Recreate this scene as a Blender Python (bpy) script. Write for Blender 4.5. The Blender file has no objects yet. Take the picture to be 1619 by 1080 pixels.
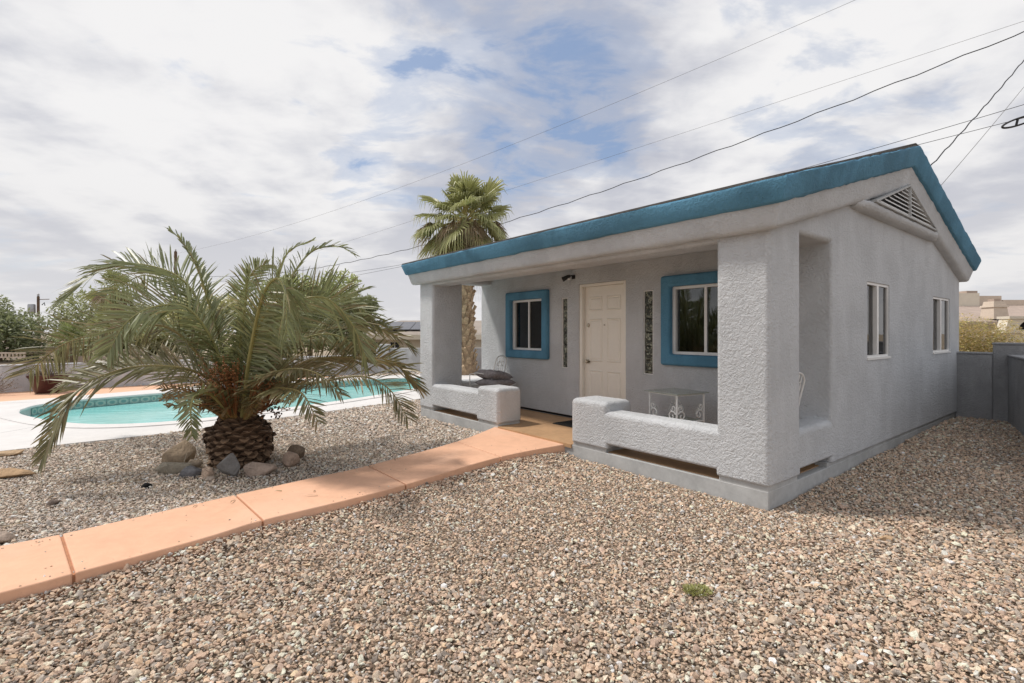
import bpy, bmesh, math, random
import numpy as np
from mathutils import Vector, Matrix, Quaternion

random.seed(7)
rng = np.random.default_rng(11)
scene = bpy.context.scene
R = math.radians

# ------------------------------------------------------------------ camera
cam_d = bpy.data.cameras.new('camera')
cam = bpy.data.objects.new('camera', cam_d)
scene.collection.objects.link(cam)
cam.location = (0, 0, 1.5)
cam.rotation_euler = (R(90), 0, 0)
cam_d.sensor_width = 36.0
cam_d.lens = 797.0 / 1619.0 * 36.0
cam_d.shift_y = -13.5 / 1619.0
cam_d.clip_start = 0.05
cam_d.clip_end = 3000
scene.camera = cam

# ------------------------------------------------------------------ sun + sky
TO_SUN = Vector((-0.80, 0.22, 1.25)).normalized()
sun_d = bpy.data.lights.new('sun', 'SUN')
sun_d.energy = 2.6
sun_d.angle = R(6.5)
sun_d.color = (1.0, 0.935, 0.86)
sun = bpy.data.objects.new('sun', sun_d)
scene.collection.objects.link(sun)
sun.rotation_euler = TO_SUN.to_track_quat('Z', 'Y').to_euler()

world = bpy.data.worlds.new('World')
scene.world = world
world.use_nodes = True
wt = world.node_tree
wt.nodes.clear()


def N(t, typ, **kw):
    n = t.nodes.new(typ)
    for k, v in kw.items():
        setattr(n, k, v)
    return n


def L(t, a, b):
    t.links.new(a, b)


def setin(n, **kw):
    for k, v in kw.items():
        n.inputs[k.replace('_', ' ')].default_value = v


def math_n(t, op, a, b=None, clamp=False):
    n = N(t, 'ShaderNodeMath', operation=op)
    n.use_clamp = clamp
    for i, x in enumerate((a, b)):
        if x is None:
            continue
        if isinstance(x, (int, float)):
            n.inputs[i].default_value = x
        else:
            L(t, x, n.inputs[i])
    return n.outputs[0]


def ramp(t, fac, stops, interp='EASE'):
    n = N(t, 'ShaderNodeValToRGB')
    n.color_ramp.interpolation = interp
    e = n.color_ramp.elements
    while len(e) < len(stops):
        e.new(0.5)
    for i, (p, c) in enumerate(stops):
        e[i].position = p
        e[i].color = (c, c, c, 1) if isinstance(c, (int, float)) else (*c, 1)
    if fac is not None:
        L(t, fac, n.inputs[0])
    return n.outputs[0]


def mixc(t, fac, a, b, mode='MIX'):
    n = N(t, 'ShaderNodeMix', data_type='RGBA', blend_type=mode)
    for sock, x in ((n.inputs[0], fac), (n.inputs[6], a), (n.inputs[7], b)):
        if isinstance(x, (int, float)):
            sock.default_value = x
        elif isinstance(x, tuple):
            sock.default_value = (*x, 1) if len(x) == 3 else x
        else:
            L(t, x, sock)
    return n.outputs[2]


def noise(t, vec, scale, detail=4, rough=.55, dist=0.0):
    n = N(t, 'ShaderNodeTexNoise')
    setin(n, Scale=scale, Detail=detail, Roughness=rough, Distortion=dist)
    if vec is not None:
        L(t, vec, n.inputs['Vector'])
    return n.outputs['Fac']


sky = N(wt, 'ShaderNodeTexSky', sky_type='NISHITA')
sky.sun_disc = False
sky.sun_elevation = math.asin(TO_SUN.z)
sky.sun_rotation = math.atan2(TO_SUN.x, TO_SUN.y)
sky.dust_density = 1.5
sky.air_density = 1.0
tc = N(wt, 'ShaderNodeTexCoord')
sep = N(wt, 'ShaderNodeSeparateXYZ')
L(wt, tc.outputs['Generated'], sep.inputs[0])
zz = math_n(wt, 'ADD', math_n(wt, 'MAXIMUM', sep.outputs[2], 0.0), 0.16)
cv = N(wt, 'ShaderNodeCombineXYZ')
L(wt, math_n(wt, 'DIVIDE', sep.outputs[0], zz), cv.inputs[0])
L(wt, math_n(wt, 'DIVIDE', sep.outputs[1], zz), cv.inputs[1])


def mapped(vec, loc, rot, scl):
    m = N(wt, 'ShaderNodeMapping')
    m.inputs['Location'].default_value = loc
    m.inputs['Rotation'].default_value = rot
    m.inputs['Scale'].default_value = scl
    L(wt, vec, m.inputs['Vector'])
    return m.outputs[0]


def blob(px, py, lo, hi):
    """soft opening in the cloud deck around one sky direction"""
    d = Vector(((px - 809.5) / 797, 1, -(py - 526.5) / 797)).normalized()
    vm = N(wt, 'ShaderNodeVectorMath', operation='DOT_PRODUCT')
    L(wt, tc.outputs['Generated'], vm.inputs[0])
    vm.inputs[1].default_value = d
    mr = N(wt, 'ShaderNodeMapRange', interpolation_type='SMOOTHSTEP')
    L(wt, vm.outputs['Value'], mr.inputs[0])
    mr.inputs[1].default_value = math.cos(R(hi))
    mr.inputs[2].default_value = math.cos(R(lo))
    return mr.outputs[0]


big = noise(wt, mapped(cv.outputs[0], (3.1, 1.2, 0), (0, 0, R(25)), (1, 1, 1)), 0.55, 3, .5, .3)
fine = noise(wt, mapped(cv.outputs[0], (0.4, 5.3, 0), (0, 0, R(-28)), (1.0, 1.5, 1)), 2.3, 7, .6, .35)
cov = math_n(wt, 'ADD', math_n(wt, 'MULTIPLY', big, .55), math_n(wt, 'MULTIPLY', fine, .62))
gap = math_n(wt, 'MULTIPLY', blob(900, 165, 2, 13), .155)
gap = math_n(wt, 'ADD', gap, math_n(wt, 'MULTIPLY', blob(1360, 85, 2, 15), .145))
gap = math_n(wt, 'ADD', gap, math_n(wt, 'MULTIPLY', blob(40, 360, .5, 6), .15))
gap = math_n(wt, 'ADD', gap, math_n(wt, 'MULTIPLY', blob(700, 25, 1, 9), .08))
gap = math_n(wt, 'SUBTRACT', gap, math_n(wt, 'MULTIPLY', blob(170, 80, 3, 24), .055))
cov = math_n(wt, 'SUBTRACT', cov, gap)
mask = ramp(wt, cov, [(.36, 0.10), (.435, .62), (.52, 1.0)])
soft = noise(wt, mapped(cv.outputs[0], (7.7, 2.1, 0), (0, 0, R(35)), (1.0, .62, 1)), 1.05, 5, .52, .25)
puff = noise(wt, mapped(cv.outputs[0], (2.2, 8.4, 0), (0, 0, R(-15)), (1.0, 1.25, 1)), 3.1, 6, .58, .15)
soft = math_n(wt, 'ADD', math_n(wt, 'MULTIPLY', soft, .72), math_n(wt, 'MULTIPLY', puff, .28))
ccol = mixc(wt, ramp(wt, soft, [(.42, 0.0), (.60, 1.0)]), (4.05, 4.18, 4.75), (7.05, 6.98, 7.0))
skyblue = mixc(wt, 0.55, sky.outputs[0], (2.2, 3.15, 5.0))
skyc = mixc(wt, mask, skyblue, ccol)
haze = ramp(wt, sep.outputs[2], [(0.0, 1.0), (.34, 0.0)])
skyc = mixc(wt, math_n(wt, 'MULTIPLY', haze, .7), skyc, (6.2, 6.1, 6.1))
bg = N(wt, 'ShaderNodeBackground')
bg.inputs['Strength'].default_value = 0.104
L(wt, skyc, bg.inputs[0])
wo = N(wt, 'ShaderNodeOutputWorld')
L(wt, bg.outputs[0], wo.inputs[0])

scene.render.engine = 'CYCLES'
scene.cycles.use_denoising = True
scene.cycles.max_bounces = 5
scene.cycles.diffuse_bounces = 3
scene.cycles.glossy_bounces = 3
scene.cycles.transmission_bounces = 4
scene.cycles.transparent_max_bounces = 12
scene.cycles.caustics_reflective = False
scene.cycles.caustics_refractive = False
scene.cycles.sample_clamp_indirect = 6.0
scene.view_settings.view_transform = 'Standard'
scene.view_settings.look = 'None'
scene.view_settings.gamma = 1
scene.view_settings.exposure = 0.30
scene.view_settings.use_curve_mapping = False


# ================================================================== helpers
def link(o):
    scene.collection.objects.link(o)
    return o


def tag(o, label=None, cat=None, group=None, kind=None):
    if label: o['label'] = label
    if cat: o['category'] = cat
    if group: o['group'] = group
    if kind: o['kind'] = kind
    return o


def empty(name, loc=(0, 0, 0), rz=0, parent=None):
    o = bpy.data.objects.new(name, None)
    o.empty_display_size = .2
    o.location = loc
    o.rotation_euler = (0, 0, rz)
    o.parent = parent
    return link(o)


def mk(name, verts, faces, mat, parent=None, smooth=None, fix=True, cols=None, uv=None):
    me = bpy.data.meshes.new(name)
    me.from_pydata([tuple(v) for v in verts], [], faces)
    if fix:
        bm = bmesh.new()
        bm.from_mesh(me)
        bmesh.ops.recalc_face_normals(bm, faces=bm.faces)
        bm.to_mesh(me)
        bm.free()
    if cols is not None:
        a = me.color_attributes.new('col', 'FLOAT_COLOR', 'POINT')
        c = np.ones((len(verts), 4), np.float32)
        c[:, :3] = np.asarray(cols)
        a.data.foreach_set('color', c.ravel())
    if smooth is not None:
        me.polygons.foreach_set('use_smooth', [True] * len(me.polygons))
        if smooth < 180:
            me.set_sharp_from_angle(angle=R(smooth))
    me.update()
    o = bpy.data.objects.new(name, me)
    if mat:
        me.materials.append(mat)
    o.parent = parent
    return link(o)


def inst(name, me, parent=None, M=None):
    o = bpy.data.objects.new(name, me)
    o.parent = parent
    if M is not None:
        o.matrix_local = M
    return link(o)


class MB:
    def __init__(s):
        s.v, s.f = [], []

    def add(s, vs, fs):
        k = len(s.v)
        s.v += [tuple(v) for v in vs]
        s.f += [tuple(i + k for i in f) for f in fs]
        return s

    def box(s, a, b, M=None):
        (x0, y0, z0), (x1, y1, z1) = a, b
        vs = [(x0, y0, z0), (x1, y0, z0), (x1, y1, z0), (x0, y1, z0), (x0, y0, z1), (x1, y0, z1), (x1, y1, z1), (x0, y1, z1)]
        if M is not None:
            vs = [M @ Vector(v) for v in vs]
        return s.add(vs, [(0, 3, 2, 1), (4, 5, 6, 7), (0, 1, 5, 4), (1, 2, 6, 5), (2, 3, 7, 6), (3, 0, 4, 7)])

    def tube(s, pts, r, n=6, caps=True):
        pts = [Vector(p) for p in pts]
        m = len(pts)
        rs = r if isinstance(r, (list, tuple)) else [r] * m
        vs, fs = [], []
        prev = None
        for i, p in enumerate(pts):
            t = (pts[min(i + 1, m - 1)] - pts[max(i - 1, 0)])
            t = t.normalized() if t.length > 1e-9 else Vector((0, 0, 1))
            if prev is None:
                ref = Vector((0, 0, 1)) if abs(t.z) < .9 else Vector((1, 0, 0))
                a = t.cross(ref).normalized()
            else:
                a = (prev - t * prev.dot(t)).normalized()
            prev = a
            b = t.cross(a)
            for k in range(n):
                q = 2 * math.pi * k / n
                vs.append(p + (a * math.cos(q) + b * math.sin(q)) * rs[i])
        for i in range(m - 1):
            for k in range(n):
                k2 = (k + 1) % n
                fs.append((i * n + k, i * n + k2, (i + 1) * n + k2, (i + 1) * n + k))
        if caps:
            fs.append(tuple(range(n - 1, -1, -1)))
            fs.append(tuple((m - 1) * n + k for k in range(n)))
        return s.add(vs, fs)

    def lathe(s, prof, n=16, center=(0, 0, 0), caps=True):
        vs, fs = [], []
        for r, z in prof:
            for k in range(n):
                q = 2 * math.pi * k / n
                vs.append((center[0] + r * math.cos(q), center[1] + r * math.sin(q), center[2] + z))
        for i in range(len(prof) - 1):
            for k in range(n):
                k2 = (k + 1) % n
                fs.append((i * n + k, i * n + k2, (i + 1) * n + k2, (i + 1) * n + k))
        if caps:
            fs.append(tuple(range(n - 1, -1, -1)))
            fs.append(tuple((len(prof) - 1) * n + k for k in range(n)))
        return s.add(vs, fs)

    def build(s, name, mat, parent=None, smooth=None, fix=True):
        return mk(name, s.v, s.f, mat, parent, smooth, fix)


def bevel(o, w, seg=2, angle=30):
    m = o.modifiers.new('bevel', 'BEVEL')
    m.width = w
    m.segments = seg
    m.limit_method = 'ANGLE'
    m.angle_limit = R(angle)
    m.harden_normals = False
    return o


def catmull(P, n):
    P = [Vector(p) for p in P]
    Q = [P[0] * 2 - P[1]] + P + [P[-1] * 2 - P[-2]]
    out = []
    segs = len(P) - 1
    for i in range(n + 1):
        t = i / n * segs
        k = min(int(t), segs - 1)
        t -= k
        a, b, c, d = Q[k:k + 4]
        out.append(.5 * ((2 * b) + (c - a) * t + (2 * a - 5 * b + 4 * c - d) * t * t + (3 * b - a - 3 * c + d) * t ** 3))
    return out


def fill_poly(name, loops, z, mat, parent=None, depth=None):
    """flat sheet with holes; loops[0] outer; optional skirt of given depth on every loop"""
    bm = bmesh.new()
    allE = []
    for lp in loops:
        vs = [bm.verts.new((p[0], p[1], z)) for p in lp]
        for i in range(len(vs)):
            allE.append(bm.edges.new((vs[i], vs[(i + 1) % len(vs)])))
    r = bmesh.ops.triangle_fill(bm, use_beauty=True, use_dissolve=False, edges=allE)
    for f in bm.faces:
        if f.normal.z < 0:
            f.normal_flip()
    if depth:
        for e in list(allE):
            if not e.is_valid:
                continue
            a, b = e.verts
            c = bm.verts.new((b.co.x, b.co.y, z - depth))
            d = bm.verts.new((a.co.x, a.co.y, z - depth))
            bm.faces.new((a, b, c, d))
        bmesh.ops.remove_doubles(bm, verts=bm.verts, dist=1e-5)
    me = bpy.data.meshes.new(name)
    bm.to_mesh(me)
    bm.free()
    me.materials.append(mat)
    o = bpy.data.objects.new(name, me)
    o.parent = parent
    return link(o)


def inside(poly, X, Y):
    res = np.zeros(X.shape, bool)
    n = len(poly)
    j = n - 1
    for i in range(n):
        xi, yi = poly[i]
        xj, yj = poly[j]
        c = ((yi > Y) != (yj > Y)) & (X < (xj - xi) * (Y - yi) / (yj - yi + 1e-12) + xi)
        res ^= c
        j = i
    return res


# ================================================================== materials
def mat(name, col=(.5, .5, .5), rough=.7, metal=0.0, var=0.0, vscale=4, bump=0.0, bscale=40, spec=.5, bdist=.01):
    m = bpy.data.materials.new(name)
    m.use_nodes = True
    t = m.node_tree
    p = t.nodes['Principled BSDF']
    p.inputs['Base Color'].default_value = (*col, 1)
    setin(p, Roughness=rough, Metallic=metal)
    p.inputs['Specular IOR Level'].default_value = spec
    if var or bump:
        g = N(t, 'ShaderNodeTexCoord').outputs['Object']
    if var:
        f = noise(t, g, vscale, 6, .6)
        f2 = noise(t, g, vscale * 7, 4, .6)
        s = math_n(t, 'ADD', math_n(t, 'MULTIPLY', f, .65), math_n(t, 'MULTIPLY', f2, .35))
        lo = tuple(c * (1 - var) for c in col)
        hi = tuple(min(1, c * (1 + var)) for c in col)
        c = mixc(t, ramp(t, s, [(.33, 0.), (.67, 1.)]), lo, hi)
        L(t, c, p.inputs['Base Color'])
    if bump:
        b = N(t, 'ShaderNodeBump')
        setin(b, Strength=bump, Distance=bdist)
        L(t, noise(t, g, bscale, 6, .6), b.inputs['Height'])
        L(t, b.outputs[0], p.inputs['Normal'])
    return m


def stucco(name, col, dist=.012, streak=.08):
    m = bpy.data.materials.new(name)
    m.use_nodes = True
    t = m.node_tree
    p = t.nodes['Principled BSDF']
    setin(p, Roughness=.85)
    p.inputs['Specular IOR Level'].default_value = .25
    g = N(t, 'ShaderNodeTexCoord').outputs['Object']
    # trowelled relief: flattened plateaus with torn edges
    n1 = noise(t, g, 23, 5, .55, 1.1)
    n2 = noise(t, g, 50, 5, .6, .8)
    n3 = noise(t, g, 150, 3, .6)
    pl = ramp(t, n1, [(.40, 0.), (.50, .65), (.60, 1.)], 'LINEAR')
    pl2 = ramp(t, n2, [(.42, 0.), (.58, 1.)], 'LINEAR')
    h = math_n(t, 'ADD', math_n(t, 'MULTIPLY', pl, .55), math_n(t, 'MULTIPLY', pl2, .35))
    h = math_n(t, 'ADD', h, math_n(t, 'MULTIPLY', n3, .16))
    b = N(t, 'ShaderNodeBump')
    setin(b, Strength=.72, Distance=dist)
    L(t, h, b.inputs['Height'])
    L(t, b.outputs[0], p.inputs['Normal'])
    # colour: faint blotches and rain streaks
    mp = N(t, 'ShaderNodeMapping')
    mp.inputs['Scale'].default_value = (2.6, 2.6, .9)
    L(t, g, mp.inputs[0])
    st = noise(t, mp.outputs[0], 1.6, 5, .6)
    bl = noise(t, g, 1.3, 6, .6)
    f = math_n(t, 'ADD', math_n(t, 'MULTIPLY', st, .35), math_n(t, 'MULTIPLY', bl, .65))
    lo = tuple(c * (1 - streak) for c in col)
    hi = tuple(min(1, c * (1 + streak * .7)) for c in col)
    c = mixc(t, ramp(t, f, [(.40, 0.), (.60, 1.)]), lo, hi)
    c = mixc(t, math_n(t, 'MULTIPLY', math_n(t, 'SUBTRACT', 1.0, pl2), .10), c, tuple(x * .72 for x in col))  # hollows of the relief toned darker: crevice shade put into the colour
    L(t, c, p.inputs['Base Color'])
    return m


def leafmat(name, trans=.22):
    m = bpy.data.materials.new(name)
    m.use_nodes = True
    t = m.node_tree
    t.nodes.clear()
    at = N(t, 'ShaderNodeAttribute', attribute_name='col')
    p = N(t, 'ShaderNodeBsdfPrincipled')
    setin(p, Roughness=.40)
    p.inputs['Specular IOR Level'].default_value = .55
    tr = N(t, 'ShaderNodeBsdfTranslucent')
    L(t, at.outputs['Color'], p.inputs['Base Color'])
    L(t, at.outputs['Color'], tr.inputs['Color'])
    mx = N(t, 'ShaderNodeMixShader')
    mx.inputs[0].default_value = trans
    L(t, p.outputs[0], mx.inputs[1])
    L(t, tr.outputs[0], mx.inputs[2])
    o = N(t, 'ShaderNodeOutputMaterial')
    L(t, mx.outputs[0], o.inputs[0])
    return m


def glassmat(name, tint=(.8, .85, .85), rough=.01, body=None):
    m = bpy.data.materials.new(name)
    m.use_nodes = True
    t = m.node_tree
    t.nodes.clear()
    tr = N(t, 'ShaderNodeBsdfTransparent')
    tr.inputs[0].default_value = (*tint, 1)
    gl = N(t, 'ShaderNodeBsdfGlossy')
    gl.inputs['Roughness'].default_value = rough
    fr = N(t, 'ShaderNodeFresnel')
    fr.inputs[0].default_value = 1.6
    g = N(t, 'ShaderNodeTexCoord').outputs['Object']
    b = N(t, 'ShaderNodeBump')
    setin(b, Strength=.06, Distance=.02)
    L(t, noise(t, g, 2.5, 2, .5), b.inputs['Height'])
    L(t, b.outputs[0], gl.inputs['Normal'])
    mx = N(t, 'ShaderNodeMixShader')
    L(t, math_n(t, 'ADD', fr.outputs[0], .04), mx.inputs[0])
    L(t, tr.outputs[0], mx.inputs[1])
    L(t, gl.outputs[0], mx.inputs[2])
    o = N(t, 'ShaderNodeOutputMaterial')
    L(t, mx.outputs[0], o.inputs[0])
    return m


GREY = (.585, .603, .622)
M = {}
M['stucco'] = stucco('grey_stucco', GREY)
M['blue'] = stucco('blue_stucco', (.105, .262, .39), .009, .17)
M['slab'] = mat('painted_concrete', (.44, .45, .45), .8, 0, .14, 3, .25, 30, .3, .004)
M['floor'] = mat('tan_floor', (.46, .285, .155), .55, 0, .14, 2.2, .1, 60, .4, .002)
M['path'] = mat('peach_concrete', (.745, .445, .295), .8, 0, .08, 1.6, .30, 90, .25, .003)
M['joint'] = mat('path_joint', (.45, .22, .12), .9, 0, .15, 6)
M['deck'] = mat('white_deck', (.66, .645, .63), .7, 0, .06, 1.2, .15, 60, .3, .003)
M['peachdeck'] = mat('peach_deck', (.70, .42, .27), .8, 0, .07, 1.5)
M['dirt'] = mat('bare_ground', (.25, .195, .145), .95, 0, .3, 9, .6, 45, .2, .02)
M['far'] = mat('desert_ground', (.33, .27, .20), .95, 0, .25, .6, .3, 8, .2, .05)
M['white'] = mat('white_paint', (.74, .73, .71), .45, 0, .04, 3)
M['alum'] = mat('pale_metal_frame', (.82, .81, .79), .4, .0, .05, 4)
M['door'] = mat('cream_door_paint', (.85, .81, .73), .42, 0, .025, 2.5)
M['brass'] = mat('worn_nickel', (.42, .36, .28), .28, 1.0, .1, 30)
M['black'] = mat('black_metal', (.012, .012, .012), .45, 0, .2, 20)
M['rubber'] = mat('black_rubber', (.016, .015, .014), .9, 0, .2, 30, .5, 200)
M['iron'] = mat('white_iron_paint', (.84, .83, .80), .4, 0, .1, 12)
M['glass'] = glassmat('window_glass', (.62, .65, .64))
M['tabletop'] = mat('table_glass', (.33, .35, .29), .12)
M['blind'] = mat('dark_blind', (.075, .07, .062), .8, 0, .2, 5)
M['room'] = mat('dark_room', (.05, .048, .045), .9)
M['fabric'] = mat('charcoal_fabric', (.29, .26, .26), .95, 0, .35, 18, .6, 60)
M['shingle'] = mat('dark_shingle', (.09, .085, .08), .9, 0, .3, 9, .4, 60)
M['bark'] = mat('palm_boot', (.085, .050, .028), .9, 0, .45, 16, .7, 70)
M['bootcut'] = mat('palm_boot_cut', (.20, .13, .08), .9, 0, .35, 22, .5, 80)
M['fanbark'] = mat('fan_palm_bark', (.33, .235, .15), .9, 0, .4, 9, .7, 40)
M['fanboot'] = mat('fan_palm_boot', (.44, .325, .21), .9, 0, .4, 3, .6, 12)
M['leaf'] = leafmat('palm_leaf', .34)
M['tree'] = leafmat('tree_leaf', .42)
M['stem'] = mat('brown_stem', (.17, .12, .08), .9, 0, .3, 8, .5, 40)
M['fruitstalk'] = mat('orange_fruit_stalk', (.27, .125, .05), .6, 0, .3, 14)
M['fruit'] = mat('dark_fruit', (.06, .035, .025), .45, 0, .4, 20)
M['wire'] = mat('wire_black', (.02, .02, .022), .6)
M['wirethin'] = mat('wire_weathered', (.16, .155, .15), .6)
M['wallshaded'] = stucco('rear_wall_shaded_stucco', (.36, .365, .375), .008, .16)  # darker copy of the wall stucco, the rear wall's shade in its colour
M['reflection_panel'] = mat('mauve_reflection', (.42, .35, .33), .9, 0, .12, 4)  # mauve of the reflected wall, painted on panels behind the glass
M['board'] = mat('brown_board', (.24, .14, .055), .8, 0, .4, 9)
M['wood'] = mat('pole_wood', (.13, .085, .055), .9, 0, .3, 6, .5, 30)
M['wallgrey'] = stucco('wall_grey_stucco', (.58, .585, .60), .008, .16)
M['pot'] = mat('dark_red_glaze', (.055, .014, .012), .35, 0, .2, 6)
M['tan'] = mat('tan_stucco', (.60, .51, .42), .9, 0, .06, 3, .3, 40)
M['cream'] = mat('cream_stucco', (.72, .66, .55), .9, 0, .05, 3, .3, 40)
M['rooftan'] = mat('tan_roof', (.40, .32, .27), .95, 0, .12, 2, .6, 20)
M['roofgrey'] = mat('brown_grey_roof', (.33, .285, .245), .95, 0, .12, 2, .6, 20)
M['solar'] = mat('solar_panel', (.10, .095, .10), .25, 0, .1, 2)
M['darkwin'] = mat('dark_window', (.02, .022, .025), .12)
M['galv'] = mat('grey_metal', (.42, .43, .44), .4, .6, .1, 8)

# footworn, stained concrete on the path
t = M['path'].node_tree
p = t.nodes['Principled BSDF']
g = N(t, 'ShaderNodeTexCoord').outputs['Object']
src = p.inputs['Base Color'].links[0].from_socket
st1 = ramp(t, noise(t, g, 2.4, 7, .68, .6), [(.52, 0.), (.66, 1.)])
st2 = ramp(t, noise(t, g, 38, 3, .6), [(.62, 0.), (.72, 1.)])
st3 = ramp(t, noise(t, g, .9, 5, .6, .3), [(.50, 0.), (.62, 1.)])
c = mixc(t, math_n(t, 'MULTIPLY', st1, .30), src, (.62, .36, .235))
c = mixc(t, math_n(t, 'MULTIPLY', st3, .28), c, (.78, .53, .39))
c = mixc(t, math_n(t, 'MULTIPLY', st2, .30), c, (.50, .33, .24))
L(t, c, p.inputs['Base Color'])

# gravel stone: colour carried by every instance
mg = bpy.data.materials.new('gravel_stone')
mg.use_nodes = True
t = mg.node_tree
p = t.nodes['Principled BSDF']
setin(p, Roughness=.85)
p.inputs['Specular IOR Level'].default_value = .3
at = N(t, 'ShaderNodeAttribute', attribute_name='pcol', attribute_type='INSTANCER')
g = N(t, 'ShaderNodeTexCoord').outputs['Object']
f = noise(t, g, 2.2, 5, .65)
c = mixc(t, ramp(t, f, [(.3, 0.), (.7, 1.)]), (.74, .72, .70), (1.16, 1.15, 1.13))
L(t, mixc(t, 1.0, at.outputs['Color'], c, 'MULTIPLY'), p.inputs['Base Color'])
b = N(t, 'ShaderNodeBump')
setin(b, Strength=.5, Distance=.05)
L(t, noise(t, g, 5, 5, .7), b.inputs['Height'])
L(t, b.outputs[0], p.inputs['Normal'])
M['gravel'] = mg


def rockmat(name, col):
    m = mat(name, col, .9, 0, .22, 7, .7, 22, .25, .03)
    return m


# water: turquoise body under a mirror-like skin
mw = bpy.data.materials.new('pool_water')
mw.use_nodes = True
t = mw.node_tree
p = t.nodes['Principled BSDF']
p.inputs['Base Color'].default_value = (.10, .46, .44, 1)
setin(p, Roughness=.03, IOR=1.33)
g = N(t, 'ShaderNodeTexCoord').outputs['Object']
mp = N(t, 'ShaderNodeMapping')
mp.inputs['Scale'].default_value = (1, 1.8, 1)
L(t, g, mp.inputs[0])
b = N(t, 'ShaderNodeBump')
setin(b, Strength=.22, Distance=.06)
L(t, noise(t, mp.outputs[0], 2.6, 4, .5, .4), b.inputs['Height'])
L(t, b.outputs[0], p.inputs['Normal'])
fw = noise(t, g, .45, 2, .5)
L(t, mixc(t, ramp(t, fw, [(.35, 0.), (.65, 1.)]), (.24, .62, .60), (.38, .73, .70)), p.inputs['Base Color'])
M['water'] = mw
# pool tile: rings on pale blue-green
mt = bpy.data.materials.new('pool_tile')
mt.use_nodes = True
t = mt.node_tree
p = t.nodes['Principled BSDF']
setin(p, Roughness=.25)
g = N(t, 'ShaderNodeTexCoord').outputs['Object']
sx = N(t, 'ShaderNodeSeparateXYZ')
L(t, g, sx.inputs[0])
rr = math_n(t, 'SQRT', math_n(t, 'ADD', math_n(t, 'POWER', sx.outputs[0], 2.0), math_n(t, 'POWER', sx.outputs[2], 2.0)))
ring = ramp(t, math_n(t, 'MULTIPLY', rr, 10), [(.30, 0.), (.42, 1.), (.60, 1.), (.70, .25)])
L(t, mixc(t, ring, (.16, .30, .29), (.36, .45, .40)), p.inputs['Base Color'])
M['tile'] = mt

# glass block: dark wavy glass
mb = bpy.data.materials.new('glass_block')
mb.use_nodes = True
t = mb.node_tree
p = t.nodes['Principled BSDF']
setin(p, Roughness=.08)
g = N(t, 'ShaderNodeTexCoord').outputs['Object']
f = noise(t, g, 16, 4, .6, 1.8)
L(t, mixc(t, ramp(t, f, [(.45, 0.), (.66, 1.)]), (.03, .033, .024), (.36, .37, .28)), p.inputs['Base Color'])
b = N(t, 'ShaderNodeBump')
setin(b, Strength=1.0, Distance=.02)
L(t, noise(t, g, 22, 2, .5, 1.0), b.inputs['Height'])
L(t, b.outputs[0], p.inputs['Normal'])
M['block'] = mb

# ================================================================== frame of the place
HX, HY = 2.187, 4.277
U = Vector((-.62134495, .78353714, 0))
V = Vector((.78353714, .62134495, 0))
HROT = math.atan2(V.y, V.x)


def HW(u, v, z):
    p = Vector((HX, HY, 0)) + U * u + V * v
    p.z = z
    return p


LEN, DEP = 6.23, 6.94
MID = 3.5


def zg_np(X, Y):
    v = (X - HX) * V.x + (Y - HY) * V.y
    u = (X - HX) * U.x + (Y - HY) * U.y
    rise = .115 * np.clip((v - .3) / 6.6, 0, 1) * np.clip((.4 - u) / .3, 0, 1)
    und = .012 * np.sin(X * 1.7 + .6) * np.cos(Y * 1.3) + .008 * np.sin(X * 3.1 + Y * 2.3)
    return rise + und - .006


# ------------------------------------------------------------------ ground, deck, pool
pool = [(-9.42, 9.63), (-8.95, 9.15), (-8.19, 8.68), (-7.47, 8.32), (-6.61, 8.1), (-5.81, 8.28), (-5.15, 8.84), (-4.79, 9.33), (-3.88, 10.68), (-3.15, 11.98),
        (-2.58, 13.33), (-2.1, 14.6), (-1.95, 15.6), (-2.3, 16.4), (-3.2, 16.6), (-4.5, 16.1), (-5.9, 15.2), (-7.0, 14.3), (-7.9, 13.3), (-8.6, 12.4), (-9.15, 11.7), (-9.6, 11.0), (-9.72, 10.3)]
pool = [tuple(q)[:2] for q in catmull([(*a, 0) for a in pool] + [(*pool[0], 0)], 92)][:-1]
deck_near = [(-16, .5), (-11, 2.6), (-8.6, 4.7), (-7.2, 5.75), (-6.42, 6.33), (-5.83, 6.84), (-5.13, 7.42), (-4.34, 8.45), (-3.47, 9.55), (-2.12, 11.29), (-1.2, 12.7), (-.4, 14.2)]
deck_far = [(-.5, 16.4), (-1.6, 18.0), (-3.6, 17.95), (-6.4, 16.6), (-8.53, 14.47), (-9.6, 12.9), (-10.53, 11.4), (-11.5, 10.4), (-16, 6.6)]
deck = deck_near + deck_far
peach = [(-16, 6.6), (-11.5, 10.4), (-10.53, 11.4), (-9.6, 12.9), (-8.53, 14.47), (-6.4, 16.6), (-5.6, 17.9), (-13.0, 12.35), (-22, 5.4)]

big_r = 900
fo = fill_poly('ground', [[(-big_r, -60), (big_r, -60), (big_r, 1500), (-big_r, 1500)], [(-40, -12), (24, -12), (24, 34), (-40, 34)]], -.35, M['far'])
tag(fo, kind='structure')

# yard soil with a hole for the pool deck (gravel lies on it)
gx = np.arange(-40, 24.01, .5)
inner = [(x * .995 - .03, y) for x, y in deck]
yard = fill_poly('yard_ground', [[(-40, -12), (24, -12), (24, 34), (-40, 34)], inner], -.02, M['dirt'], None, None)
tag(yard, kind='structure')
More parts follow.
